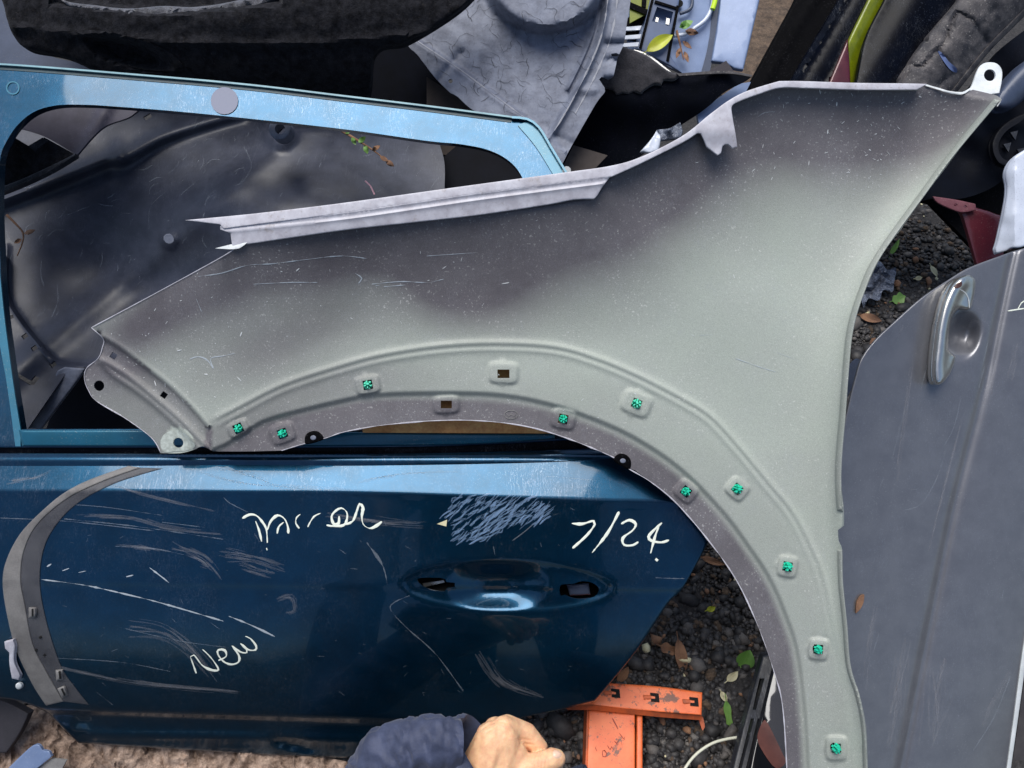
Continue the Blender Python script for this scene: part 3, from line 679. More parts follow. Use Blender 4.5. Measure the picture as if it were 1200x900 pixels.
fend_out = [(107,384,1),(180,345),(262,300),(277,289,1),(400,262),(560,246),(690,225),(717,201),(753,186),(800,163),(833,136),(855,118),(877,108),(913,99),(940,100),(1000,102),(1077,102),(1092,102),(1113,108),(1128,109),(1140,105,1),(1168,112),(1174,117,1),
            (1168,124),(1153,135),(1120,181),(1083,230),(1057,267),(1033,300),(1013,343),(1000,387),(995,433),(991,487),(987,533),(986,567),(989,600),(989,616,1),(982,621,1),(983,634),(987,645),(988,683),(993,733),(997,780),(1008,817),(1015,853),(1017,900),(1019,965,1),
            (922,965,1),(922,900),(917,827),(907,787),(888,733),(863,680),(830,633),(793,590),(763,565),(744,551,1),(733,547),(717,535),(688,523),(660,512),(640,505),(613,499),(560,493),(510,493),(460,497),(430,501),(400,507),(383,513),(356,521),(330,528,1),(290,529),(250,529,1),(237,523),(230,526,1),
            (212,531),(188,531,1),(183,520),(173,509),(145,489),(113,470),(104,458),(99,445),(101,432),(115,420,1),(120,407),(121,397,1)]
Hh = [circ(116,452,6.2), circ(209,519,5.8), rect(133,417,7,7,35), rect(192,463,7,7,35), rect(523,474,13,9,0), rect(590,438,14,10,0)]
Hh += [rect(cx, cy, 11, 11, a) for (cx, cy, pw, ph, a, k) in PADS if k == 'c']
def dens(L, st=3.5): return smooth([tuple(p) for p in L], False, st)
FRL = [(dens(B2), [-5,-3.5,-1.8,0,1.8,3.5,5], False), (dens(B1), [-10,-8,-6,-4,-2,0,2,4,6,8], False)]
for L_ in (F1, F2, F3): FRL.append((dens(L_, 3), [-4,-2.2,0,2.2,4], False))
for (cx, cy, pw, ph, a, k) in PADS:
    for kk in (.8,.89,.98,1.08,1.2):
        u_ = pw/2*kk*np.sign(np.cos(th_))*np.abs(np.cos(th_))**.5; v_ = ph/2*kk*np.sign(np.sin(th_))*np.abs(np.sin(th_))**.5; c_, s_ = math.cos(R(a)), math.sin(R(a))
        FRL.append((np.stack([cx+u_*c_-v_*s_, cy+u_*s_+v_*c_], 1)[::2], [0], True))
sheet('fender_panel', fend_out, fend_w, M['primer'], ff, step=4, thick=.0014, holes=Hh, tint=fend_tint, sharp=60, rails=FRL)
# rolled bright edge along the rear and arch
FW = lambda P: fend_w(P)
def edge_line(pts, off=0): return smooth(pts, False, 5)
ribbons('hem_edge', [AE[2:]], [1.0], lambda P: fend_w(P)+.0004, M['flange'], ff, jit=.5, step=4)
ribbons('hem_edge', [[(107,384),(180,345),(262,300),(277,289)]], [1.1], lambda P: fend_w(P)+.0004, M['flange'], ff, jit=.2, step=5)
ribbons('hem_edge', [[(188,530),(183,520),(173,509),(145,489),(113,470),(104,458),(99,445),(101,432),(115,420),(120,407),(121,397),(107,384)]], [1.0], lambda P: fend_w(P)+.0004, M['flange'], ff, jit=.4, step=4)
# rear hem: a folded strip standing up at the right edge
rh = [(1172,118),(1120,180),(1083,230),(1033,300),(1013,343),(1000,387),(995,433),(991,487),(987,533),(986,567),(988,600)]
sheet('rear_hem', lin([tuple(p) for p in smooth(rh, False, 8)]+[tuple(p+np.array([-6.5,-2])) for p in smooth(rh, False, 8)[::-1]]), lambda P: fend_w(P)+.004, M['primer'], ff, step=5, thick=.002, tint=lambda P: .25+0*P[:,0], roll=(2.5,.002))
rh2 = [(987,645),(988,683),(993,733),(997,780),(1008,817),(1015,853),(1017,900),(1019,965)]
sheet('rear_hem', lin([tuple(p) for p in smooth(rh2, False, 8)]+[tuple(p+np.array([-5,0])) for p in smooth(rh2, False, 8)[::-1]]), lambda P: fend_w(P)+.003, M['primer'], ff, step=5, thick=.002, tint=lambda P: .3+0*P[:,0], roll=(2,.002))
# top flange, two stepped surfaces
FLa = [(217,258,1),(300,250),(400,238),(530,220),(662,202),(717,194),(753,183),(800,159),(833,133),(855,117),(877,106),(913,95,1),(940,95),(1000,97),(1077,98),(1086,99,1),
       (1075,105,1),(1000,105),(940,103),(913,103),(890,110),(868,118),(858,124),(858,134),(862,157),(864,172,1),(858,174,1),(853,169),(847,171),(845,179),(841,182,1),(828,172,1),(823,160),(818,156),(800,167),(750,192),(717,207,1),(560,227),(400,250),(300,263),(262,268,1),(258,263,1)]
dF, = (smooth([(255,263),(400,250),(560,227),(717,205),(760,190),(805,165),(850,128),(880,112),(913,103),(1080,103)], False, 10),)
def fl_w(P):
    x = P[:,0]
    w = .088 + .0*x
    w = w - .010*sst(x, 400, 217) + .0008*vnoise(P, 60, 9)
    tab = sst(P[:,1], 150, 178)*((x > 815) & (x < 866)); return w - .006*tab
sheet('top_flange', FLa, fl_w, M['flange'], ff, step=3, thick=.0016, roll=(1.2,.0006), sharp=50, holes=[[(846,171.5),(849,167),(853,167),(852,168.5)]] if False else [])
FLb = [(258,265,1),(300,262),(400,249),(560,226),(716,206,1),(706,219),(700,229),(696,233,1),(672,234),(640,240),(560,252),(480,261),(400,270),(290,286),(272,288,1),(270,273,1),(258,269,1)]
lb = smooth([(258,264),(400,249.5),(560,226.5),(717,206)], False, 10)
def flb_w(P):
    d, s, _ = dline(P, lb); return fl_w(P) - .002*sst(d, 0, 4) - .004*sst(d, 4, 28) + .0012*np.exp(-((d-8)/2)**2)
sheet('flange_step', FLb, flb_w, M['flange'], ff, step=3, thick=.0016, roll=(1.2,.0006), sharp=50, rails=[(dens(lb,4), [-12,-10,-8,-6,-4,-2], False)])
# wall joining the flange to the panel
def wall(name, line, wtop, wbot, m, parent, thick=.0012, shift=(0,0)):
    L = smooth(line, False, 6); a = P2W(L[:,0], L[:,1], wtop(L)); Lb = L+np.array(shift)
    # straight wall: keep u,v of the top, drop in w
    b = a - (wtop(L)-wbot(L))[:,None]*RW
    n = len(L); V = np.vstack([a, b, a+RV*thick, b+RV*thick]); F = []
    for i in range(n-1):
        F += [(i, i+1, n+i+1, n+i), (2*n+i+1, 2*n+i, 3*n+i, 3*n+i+1), (i, 2*n+i, 2*n+i+1, i+1), (n+i, n+i+1, 3*n+i+1, 3*n+i)]
    return mesh_obj(name, V, F, m, parent, 40)
wall('flange_wall', [(262,266),(400,247),(560,224),(662,208),(717,199),(753,187),(800,163),(833,137),(860,116),(880,107),(913,99),(1000,100),(1080,102)], lambda P: fl_w(P)-.001, lambda P: fl_w(P)-.030, M['primer'], ff)
# corner tab with hole and end lug
sheet('corner_tab', [(1122,109,1),(1134,106),(1139,100),(1145,84),(1150,76),(1158,73),(1168,74.5),(1174,82),(1174,94),(1171,109,1),(1150,112,1)], lambda P: .084-.0006*(110-P[:,1]), M['rawedge'], ff, step=3, thick=.002, holes=[circ(1160,88,7,16)], roll=(1.6,.0008))
sheet('corner_lug', [(1158,115,1),(1170,117,1),(1173,119,1),(1169,125,1),(1164,119,1)], .084, M['rawedge'], ff, step=3, thick=.002)
# strut between tab and flange along the upper right
ribbons('hem_edge', [[(1083,99),(1100,104),(1113,108),(1128,109),(1138,103)]], [2.2], lambda P: fend_w(P)+.002, M['rawedge'], ff, jit=.2)
# left flange tongue
sheet('flange_tongue', [(252,291,1),(272,286,1),(290,284,1),(280,291),(268,292,1)], lambda P: fend_w(P)+.004, M['rawedge'], ff, step=3, thick=.0012)
sheet('bare_patch', [(190,512),(197,506),(207,504),(216,507),(226,516),(228,524),(218,528),(204,529),(193,530),(188,522)], lambda P: fend_w(P)+.0006, mat('bare_white_primer',(196,204,196),(150,156,148),rough=.5,var=120,dust=(120,120,115),dust_amt=.7), ff, step=3, thick=.0003, holes=[circ(209,519,6.2)])
# push clips
def clip_mesh():
    V = []; F = []
    def box(c, s, a):
        b = len(V); ca, sa = math.cos(a), math.sin(a)
        for dz in (-1,1):
            for dx, dy in ((-1,-1),(1,-1),(1,1),(-1,1)):
                k = .65 if dz > 0 else 1
                X, Y = dx*s[0]*k, dy*s[1]*k; r = (c[0]+X, c[1]+Y); V.append((ca*r[0]-sa*r[1], sa*r[0]+ca*r[1], c[2]+dz*s[2]))
        F.extend([tuple(b+i for i in f) for f in ((3,2,1,0),(4,5,6,7),(0,1,5,4),(1,2,6,5),(2,3,7,6),(3,0,4,7))])
    box((0,0,.0015), (.0016,.0022,.004), .3)
    for k, a in enumerate((.2, 1.3, 2.5, 3.7, 4.7, 5.5)):
        box((.0033,0,.001+.0006*(k % 3)), (.0016,.0009,.0022), a)
        box((.0040,.0006,-.001), (.0010,.0013,.0010), a+.3)
    V = np.array(V); V = V[:,0:1]*RU + V[:,1:2]*RV + V[:,2:3]*RW
    me = bpy.data.meshes.new('clip'); me.from_pydata(V.tolist(), [], F); me.materials.append(M['green']); return me
cm = clip_mesh()
def disc_mesh():
    V = [((math.cos(a)*.0052*RU+math.sin(a)*.0052*RV)+z*RW) for z in (0,-.002) for a in [2*math.pi*k/8+.39 for k in range(8)]]
    F = [tuple(range(8)), tuple(range(15, 7, -1))]+[(k+8, (k+1)%8+8, (k+1)%8, k) for k in range(8)]
    me = bpy.data.meshes.new('clip_seat'); me.from_pydata([tuple(v) for v in V], [], F); me.materials.append(M['matblack']); return me
dm = disc_mesh(); fl = rootloc(ff)
for (cx, cy, pw, ph, a, k) in PADS:
    if k != 'c': continue
    w = float(fend_w(np.array([[cx+8., cy]]))[0]); p = P2W(cx, cy, w)
    o = bpy.data.objects.new('clip', cm); link(o, ff); o.location = Vector(p-fl)
    th = rng.uniform(-.8, .8)+R(a); o.rotation_mode = 'QUATERNION'; o.rotation_quaternion = (Matrix.Rotation(rng.uniform(-.3,.3), 3, Vector(RU)) @ Matrix.Rotation(rng.uniform(-.3,.3), 3, Vector(RV)) @ Matrix.Rotation(th*2, 3, Vector(RW))).to_quaternion(); o.scale = Vector((1,1,1))*rng.uniform(.9, 1.15)
    q = bpy.data.objects.new('clip_seat', dm); link(q, ff); q.location = Vector(p-fl-RW*.003)
for (x, y, a) in ((367,513,-15),(730,540,32)):          # black push fasteners on the arch lip
    w = float(fend_w(np.array([[x*1., y-4.]]))[0])
    c, s = math.cos(R(a)), math.sin(R(a)); sh = [(-11,4),(-8,-5),(0,-8),(8,-5),(12,4),(4,6),(-6,6)]
    f = sheet('push_fastener', [(x+dx*c-dy*s, y+dx*s+dy*c) for dx, dy in sh], w+.002, M['matblack'], ff, step=3, thick=.003, roll=(2,.0015), ostep=3)
    sheet('fastener_head', circ(x, y, 3.4, 12, 2.8), w+.0032, M['greyl'], f, step=3, thick=.001, ostep=2, roll=(1.5,.0006))
# stamped mark on the lip
SO = circ(599,486,8,18,5)
ribbons('stamped_mark', [SO+[SO[0]], [(593,484),(596,488),(599,485),(602,488),(605,484)], [(594,489),(600,490),(605,488)]], [.8,.8,.7], fend_w, M['archm'], ff, jit=.1, lift=.0006)
# pale rubbing marks on the panel
SF = [([(232,324),(260,320),(290,311),(320,309),(360,304),(400,300),(430,303)], .9), ([(416,320),(424,326),(420,332)], 1.0), ([(436,333),(470,330),(500,331),(520,327)], .8), ([(440,335),(446,334)], 2.0), ([(450,336),(475,334)],1.2),
      ([(222,421),(232,418),(243,422),(250,432),(247,420),(262,417),(275,414)], .9), ([(236,365),(230,350)],.6), ([(888,137),(896,132),(908,131)],.6), ([(297,333),(340,331),(372,331)],.6),
      ([(820,303+90),(835,300+92)],.6), ([(910,413),(935,422)],.5), ([(862,420),(890,430),(910,436)],.5), ([(500,300),(560,296)],.5)]
o = ribbons('rub_mark', [s[0] for s in SF], [s[1] for s in SF], fend_w, M['scratchm'], ff, lift=.0004, thick=.0001, jit=.6); o['kind'] = 'stuff'
L = []; Wd = []
for i in range(260):
    z = rng.random()
    if z < .45: cx, cy = rng.normal(1020, 70), rng.normal(160, 45)
    elif z < .75: cx, cy = rng.normal(200, 60), rng.normal(400, 40)
    else: cx, cy = rng.uniform(300, 960), rng.uniform(200, 500)
    if not pip(np.array([[cx, cy]]), smooth(fend_out, True, 20))[0] or cy < 105 or (cx > 1040 and cy > 160): continue
    a = rng.uniform(0, 3.1); ln = rng.gamma(1.2, 1.2)+.8; L.append([(cx, cy), (cx+math.cos(a)*ln, cy+math.sin(a)*ln)]); Wd.append(rng.uniform(.6, 1.5))
o = ribbons('paint_fleck', L, Wd, fend_w, M['rawedge'], ff, lift=.0004, thick=.0001); o['kind'] = 'stuff'
# wooden board seen between the arch and the door belt
wb = sheet('wooden_board', [(425,476,1),(672,476,1),(655,508,1),(425,507,1)], lambda P: -.016+.0008*vnoise(P*np.array([.2,1]), 4, 6), M['wood'], None, step=5, thick=.018,
      tag=LAB('brown wooden board showing between the fender arch and the blue door belt', 'board'))
sheet('cardboard_strip', [(500,460,1),(575,420,1),(615,425,1),(610,450,1),(540,488,1),(505,485,1)], .010, M['wood'], None, step=10, thick=.003, tag=LAB('rust brown cardboard seen through the two empty clip holes near the arch top', 'cardboard'))

# ============================================================ LINER inside the window
ln_o = [(-60,118,1),(60,112),(160,118),(280,125),(420,140),(500,155),(517,175),(521,215),(510,300),(400,380),(240,400),(150,424),(104,430,1),(78,436,1),(26,512,1),(-60,540,1)]
rdg = smooth([(-20,245),(40,222),(90,203),(128,188),(148,185),(190,162),(240,145),(280,134)], False, 8)
rim = smooth([(8,290),(9,345),(25,375),(45,400),(62,420),(80,426),(105,427),(130,420)], False, 6)
def liner_w(P):
    x, y = P[:,0], P[:,1]; w = -.30 + .0004*(y-300) 
    w = w + .085*np.exp(-(((x-350)/150)**2+((y-250)/90)**2)) - .07*np.exp(-(((x-150)/120)**2+((y-330)/80)**2)) + .012*np.exp(-((((x-300)+(y-200)*1.2)/26)**2))*(y>150)
    d, s, _ = dline(P, rdg); q = d*s
    w = w + .018*np.exp(-(q/7)**2) + .014*sst(q, -4, 10) + .012*np.exp(-(((x-140)/9)**2+((y-182)/14)**2))
    cone = np.hypot(x-328, y-155); w = w + .024*(1-sst(cone, 8, 26))
    w = w + .006*(1-sst(np.hypot(x-198, y-281), 6, 13))
    d, s, _ = dline(P, rim); q = d*s; under = sst(-q, -2, 3)*(y > 300)*(x < 135)
    w = w + .016*under + .004*np.exp(-(q/3)**2)*(y > 280)*(x < 135)
    w = w + .006*np.exp(-(((x-150)-(y-60)*-.55)/9)**2)*(y < 170)
    w = w + .0012*vnoise(P, 70, 21) + .0005*vnoise(P, 22, 22)
    return w
lt = thing('wheel_arch_liner', 'scuffed black plastic wheel arch liner seen through the blue door window', 'car liner', P2W(200, 300, -.3))
sheet('liner_shell', ln_o, liner_w, M['liner'], lt, step=4.5, thick=.003, sharp=60, rails=[(dens(rdg), [-14,-10,-7,-4,-1,2,5,8], False), (dens(rim,3), [-4,-2.5,-1,.5,2,4], False)], holes=[rect(328,150,9,7,-50), rect(173,137,9,5,-30), rect(12,372,8,4,-20), rect(29,394,7,5,-35), rect(40,408,7,5,-35), rect(62,427,7,6,-35), [(15,434,1),(36,446,1),(41,440,1),(46,443,1),(40,451,1),(34,451,1),(15,439,1)]])
sheet('slot_cover', [(44,408,1),(49,405,1),(64,423,1),(60,427,1)], lambda P: liner_w(P)+.003, M['liner'], lt, step=4, thick=.002, roll=(1.5,.001))
tube('screw', [P2W(198,280,-.262), P2W(198,280,-.252)], [.008,.007], M['greyl'], lt, 10)
tube('mount_collar', [P2W(328,152,-.235), P2W(328,152,-.222)], [.020,.016], M['greyl'], lt, 16) if False else None
a, b = ring(328, 151, 13, 7); sheet('mount_collar', a, -.212, M['greyl'], lt, step=4, thick=.02, holes=[b], ostep=3, roll=(3,.003))
sheet('lower_rail', [(25,503,1),(68,434,1),(76,430,1),(100,432,1),(92,444,1),(46,505,1),(30,507,1)], lambda P: -.235+.006*np.exp(-(((P[:,0]-70)*.84+(P[:,1]-432)*.55)/4)**2)-.004*(((P[:,0]-63)*.84+(P[:,1]-470)*.55)/14)**2, M['greyl'], lt, step=3, thick=.004, roll=(2,.002))
L = []; Wd = []
LO = smooth(ln_o, True, 12)
for i in range(230):
    cx, cy = rng.uniform(10, 510), rng.uniform(130, 420); a = R(rng.normal(-50, 35)); ln = rng.gamma(1.5, 6)+3; b_ = rng.uniform(-.25, .25)*ln
    q = [(cx, cy), (cx+math.cos(a)*ln/2-math.sin(a)*b_, cy+math.sin(a)*ln/2+math.cos(a)*b_), (cx+math.cos(a)*ln, cy+math.sin(a)*ln)]
    if all(pip(np.array([p]), LO)[0] for p in q): L.append(q); Wd.append(rng.uniform(.3, .9))
o = ribbons('scratch', L, Wd, liner_w, M['fscr'], lt, lift=.0006, thick=.0001, jit=.5); o['kind'] = 'stuff'
up = thing('black_flap', 'flat black plastic flap with a stepped edge in the top left window corner', 'car trim', P2W(40, 190, -.22))
sheet('flap_body', [(-30,140,1),(13,159,1),(33,171,1),(40,171,1),(52,161,1),(88,181,1),(60,198),(20,216),(-30,236,1)], tilt(-.225,20,190,0,-.0002), M['felt'], up, step=6, thick=.006)
sheet('flap_edge', [(-30,230,1),(20,212),(60,194),(88,180,1),(88,183,1),(60,200),(20,219),(-30,238,1)], tilt(-.218,20,190,0,-.0002), M['black'], up, step=5, thick=.010, roll=(2,.002))
sheet('flap_tab', [(33,171,1),(50,161,1),(56,165,1),(40,177,1)], -.219, M['black'], up, step=4, thick=.003)
pg = sheet('grey_trim_panel', [(0,150,1),(40,112),(120,108),(170,112),(155,135),(120,150),(90,182,1),(52,160),(20,150)], lambda P: -.262+.006*np.exp(-(((P[:,0]-112)+(P[:,1]-150)*.55)/8)**2), mat('plum_grey_plastic',(74,72,86),(62,60,72),rough=.45,dust=(160,160,160),dust_amt=.3), None, step=5, thick=.004,
       tag=LAB('smooth plum grey plastic panel behind the top left window corner', 'car trim'))
# dark sheet under the lower right of the window
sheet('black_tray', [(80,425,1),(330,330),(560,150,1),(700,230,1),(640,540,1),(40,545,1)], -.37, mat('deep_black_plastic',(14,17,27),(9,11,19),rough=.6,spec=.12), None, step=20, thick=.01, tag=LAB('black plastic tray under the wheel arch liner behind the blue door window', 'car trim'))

# ============================================================ FELT LINER top left
def felt_w(P):
    x, y = P[:,0], P[:,1]; t = np.clip((y+10)/110, -1, 1.3)
    w = -.24 - .085*t*t + .02*np.sin(np.clip(x/560, 0, 1)*math.pi) + .006*np.exp(-((y-34-18*np.sin((x-40)/500*math.pi))/5)**2)
    w = w - .030*(1-sst(np.sqrt(((x-150)*.95+(y-62)*.3)**2/52**2+(-(x-150)*.3+(y-62)*.95)**2/15**2), .55, 1.15))
    w = w - .035*sst(-y + 14*np.exp(-((x-190)/110)**2)+0*x, -4, 6)*(x > 60)*(x < 330)
    return w + .002*vnoise(P*np.array([1,1.6]), 45, 31)+.0016*vnoise(P, 9, 32)
fe = thing('felt_liner', 'bulky black felt wheel arch liner across the top left above the blue window frame', 'car liner', P2W(250, 40, -.3))
sheet('felt_shell', [(-20,-40,1),(2,0),(8,22),(16,42),(33,58),(80,68),(150,100),(300,150),(420,130),(440,62),(477,50),(527,20),(556,-5),(580,-40,1)], felt_w, M['felt'], fe, step=4.5, thick=.012, roll=(5,.006))
# torn grey rim of fluff
rimf = smooth([(60,-6),(90,6),(120,13),(160,18),(200,18),(250,14),(290,7),(330,-4)], False, 6)
sheet('torn_rim', [(55,-20,1),(75,0),(110,6),(150,10),(190,7),(230,8),(280,0),(320,-14),(345,-18),(310,4),(275,13),(220,19),(170,21),(120,15),(80,6)], lambda P: felt_w(P)*0-.236+.004*vnoise(P, 7, 33)+.003*vnoise(P,3,34), M['feltg'], fe, step=3, thick=.01, roll=(4,.005))
sheet('pocket_flap', [(88,37,1),(110,35),(140,40),(180,52),(205,66),(212,82),(160,80),(140,66),(110,46)], lambda P: felt_w(P)+.004+.002*vnoise(P,9,35), M['felt'], fe, step=4, thick=.003)
sheet('plastic_sheet', [(-40,-30,1),(30,-30,1),(16,10),(60,66),(200,84),(200,110,1),(-40,100,1)], tilt(-.36,0,0), M['slate'], None, step=14, thick=.005, tag=LAB('slate grey plastic sheet at the left edge behind the black felt liner', 'car trim'))
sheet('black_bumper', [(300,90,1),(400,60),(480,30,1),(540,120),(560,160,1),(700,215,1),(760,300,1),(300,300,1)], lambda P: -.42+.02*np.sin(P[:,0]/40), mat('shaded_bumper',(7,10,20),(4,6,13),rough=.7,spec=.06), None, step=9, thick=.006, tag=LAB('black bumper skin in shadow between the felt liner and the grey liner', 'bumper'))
sheet('brown_scrap_board', [(500,90,1),(560,128,1),(640,190,1),(500,180,1)], -.40, mat('dull_brown_board',(72,62,56),(56,48,44),rough=.8), None, step=14, thick=.01, tag=LAB('dull brown board under the left tip of the dusty grey liner', 'board'))  # two dull brown tones mixed over the board

# ============================================================ GREY LINER top middle
gl = [(-1,0)]
g_out = [(470,40,1),(480,56),(489,64),(510,91),(528,109,1),(536,113),(556,130),(600,150),(655,200,1),(660,190),(671,169),(698,122),(709,107),(706,99),(702,93,1),(705,90),(709,91),(713,93),(719,89,1),(722,76),(724,67),(731,51),(735,25),(739,0),(743,-40,1),(560,-40,1),(520,10)]
gb1 = smooth([(716,-40),(712,0),(706,38),(692,75),(672,115),(655,145),(641,165)], False, 8)
gb2 = smooth([(485,45),(510,62),(540,82),(580,112),(620,142),(650,168)], False, 8)
def gl_w(P):
    x, y = P[:,0], P[:,1]; w = -.33 + .0002*(x-600)
    d, s, _ = dline(P, gb1); q = -d*s; w = w + .009*np.exp(-((q)/2.2)**2) + .008*np.exp(-((q-11)/2.0)**2)*(y < 105) - .014*sst(q, -1, 8)
    d, s, _ = dline(P, gb2); q = -d*s; w = w + .013*sst(q, -3, 4)+.005*np.exp(-(q/3)**2)
    # big raised bowl at the top
    bx, by = x-640, y+22; r = np.sqrt((bx/74)**2+(by/62)**2); w = w + .045*(1-sst(r, .80, 1.03))
    for cy, wd_ in ((51,5),(70,3),(93,4)):
        w = w - .009*np.exp(-((y-cy)/(wd_*.7))**2)*sst(x, 704, 712)
    w = w - .005*np.exp(-((x-523)*.75-(y-83)*-.6)**2/14)*(y > 60)*(x<545)*(x>505)
    # bulging lug at the lower right
    w = w + .004*(1-sst(np.hypot((x-690)/12,(y-106)/6), .5, 1.1))
    w = w - .004*np.exp(-((y-160-(x-655)*.5)/3)**2)*(x > 645)
    return w + .0015*vnoise(P, 40, 41)+.0006*vnoise(P, 12, 42)
gp = thing('grey_liner', 'dusty pale grey wheel arch liner with a torn notch above the blue frame corner', 'car liner', P2W(620, 90, -.33))
sheet('liner_shell', g_out, gl_w, M['greyl'], gp, step=3.6, thick=.003, sharp=60, rails=[(dens(gb1,3)[::-1], [-6,-4,-2,0,2,4,6.5,8.5,10.5,12.5,14.5], False), (dens(gb2,3)[::-1], [-6,-4,-2,0,2,4,6], False)], holes=[circ(528,95,2.6,9), [(716,63,1),(722,62,1),(727,64,1),(723,66,1),(717,66,1)]])
L = []; Wd = []                                        # dark root-like rub marks
for i in range(120):
    cx, cy = rng.uniform(500, 690), rng.uniform(2, 150)
    if not (pip(np.array([[cx, cy]]), smooth(g_out, True, 12))[0] and dline(np.array([[cx,cy]]), gb1)[0][0] > 12): continue
    a = rng.uniform(0, 6.3); p = [(cx, cy)]
    for k in range(rng.integers(3, 10)):
        a += rng.normal(0, .55); st = rng.uniform(2, 5); p.append((p[-1][0]+math.cos(a)*st, p[-1][1]+math.sin(a)*st))
    if all(pip(np.array([q]), smooth(g_out, True, 12))[0] for q in p): L.append(p); Wd.append(rng.uniform(.25, .75))
o = ribbons('dark_rub_mark', L, Wd, gl_w, mat('dark_rub', (48,50,58), rough=.7, alpha=.55), gp, lift=.0008, jit=.5, thick=.0002); o['kind'] = 'stuff'
o = ribbons('worn_ridge', [[tuple(p) for p in gb1[2::3]], [tuple(p+np.array([11,2])) for p in gb1[2:26:3]], [tuple(p+np.array([4,3])) for p in gb1[26::3]], [tuple(p) for p in gb2[::3]]], [1.7,1.4,1.0,.9], gl_w, mat('worn_pale_edge',(176,178,186),rough=.6,alpha=.7), gp, lift=.0008, jit=.7, thick=.0002); o['kind'] = 'stuff'
sheet('fold_board', [(650,215,1),(672,170,1),(712,182,1),(690,205,1)], -.36, mat('dark_brown_card',(84,76,72),(70,62,58),rough=.8), None, step=10, thick=.004, tag=LAB('brown grey folded card under the point of the dusty grey liner', 'card'))

# ============================================================ BLACK CARPET piece
cp = thing('torn_carpet_liner', 'torn black carpet liner with a ragged grey edge beside the dusty grey liner', 'car liner', P2W(770, 120, -.38))
def cp_w(P): x, y = P[:,0], P[:,1]; return -.37 - .05*sst(y, 100, 185) + .006*vnoise(P, 30, 51)
sheet('carpet_body', [(640,130,1),(700,95,1),(740,85),(790,86,1),(850,86),(881,89,1),(875,94),(850,107),(833,122),(817,134),(797,147),(775,165),(757,178),(742,187),(700,200),(640,220,1)], cp_w, mat('blue_black_carpet',(9,12,22),(5,8,15),rough=.9,spec=.1,grain=.4,gscale=700,dust=(90,90,100),dust_amt=.3), cp, step=5, thick=.004)
sheet('carpet_flap', [(690,40,1),(732,55,1),(758,65),(783,83),(798,87,1),(790,94),(778,94),(775,100),(768,98),(755,106),(752,110),(742,108),(737,111),(730,109),(722,112),(718,106),(705,104),(690,110,1)], lambda P: -.352-.0003*(P[:,1]-60)+.003*vnoise(P, 10, 52), mat('grey_carpet',(62,60,64),(44,43,47),rough=1,grain=.8,gscale=500,fuzz=.3,lump=.5), cp, step=3.5, thick=.006, roll=(3,.004))
sheet('carpet_edge', [(793,86,1),(850,83),(882,88,1),(880,90,1),(850,86),(796,89,1)], -.355, M['dusty'], cp, step=4, thick=.004)
sheet('carpet_peak', [(828,85,1),(851,71,1),(861,85,1)], -.36, mat('grey_peak',(66,62,66),rough=.9,grain=.6), cp, step=4, thick=.004)
leaf('yellow_scrap', 738, 173, 7, 5, 60, M['yleaf'], 'tiny yellow brown leaf scrap on the blue black carpet liner', w=-.385) if False else None
wp = thing('crumpled_plastic', 'crumpled white plastic scrap above the curve of the fender flange', 'plastic scrap', P2W(780, 160, -.36))
sheet('white_fold', [(750,178,1),(763,163),(770,152,1),(774,160),(773,172),(771,177,1),(760,179)], lambda P: -.362+.004*vnoise(P, 6, 61), M['white'], wp, step=3, thick=.004, roll=(2,.002))
sheet('clear_fold', [(770,152,1),(785,150),(797,143,1),(800,155),(795,162),(775,165,1)], lambda P: -.362+.008*vnoise(P, 8, 62), M['foil'], wp, step=2.5, thick=.004, roll=(2,.002))
sheet('slate_blue_rail', [(817,132,1),(866,98,1),(880,96,1),(872,112,1),(850,130),(820,150,1)], tilt(-.40,850,110), M['silver'], None, step=6, thick=.01, tag=LAB('short pale blue painted rail between the carpet liner and the fender flange', 'car trim'))

# ============================================================ SILVER BLUE CLUSTER (top)
sc = thing('silver_bumper', 'silver blue bumper panel with a dark groove and black bracket, top of the heap', 'bumper', P2W(820, 40, -.42))
sheet('side_panel', [(848,-40,1),(897,-40,1),(890,0),(871,82,1),(860,80),(850,74),(833,72,1),(840,30)], tilt(-.405,860,30,.0003,0), M['silver'], sc, step=6, thick=.008, roll=(2,.002))
sheet('groove_strip', [(838,-40,1),(852,-40,1),(845,10),(832,84,1),(822,84,1),(832,40)], -.416, M['slate'], sc, step=6, thick=.006)
sheet('centre_panel', [(735,-40,1),(840,-40,1),(838,0),(824,86,1),(800,86,1),(775,74,1),(735,58,1)], tilt(-.418,800,40,.0,0), M['silver'], sc, step=6, thick=.006)
sheet('black_insert', [(735,22,1),(762,-10,1),(760,10,1),(745,48,1),(732,44,1)], -.414, M['matblack'], sc, step=6, thick=.004)
for k, yy in enumerate((32, 42, 51)):
    sheet('light_bar', [(728,yy,1),(752,yy-2,1),(750,yy+3,1),(728,yy+4,1)], -.409, M['white'], sc, step=4, thick=.003)
br = sheet('black_bracket', [(766,-20,1),(797,-20,1),(795,6),(786,40,1),(786,66,1),(800,86,1),(784,76,1),(765,66),(747,57,1),(757,20)], -.400, mat('steel_blue_bracket',(88,104,136),(78,92,120),rough=.4), sc, step=4, thick=.004,
    holes=[[(770,8,1),(789,14,1),(785,31,1),(764,25,1)]], roll=(1.5,.001))
sheet('bracket_rib', [(768,-20,1),(771,-20,1),(752,57,1),(749,55,1)], -.397, M['matblack'], br, step=4, thick=.003)
sheet('bracket_rib', [(793,6,1),(796,7,1),(784,72,1),(781,70,1)], -.397, M['matblack'], br, step=4, thick=.003)
sheet('bracket_rib', [(768,0,1),(793,8,1),(792,10.5,1),(767,3,1)], -.397, M['matblack'], br, step=4, thick=.003)
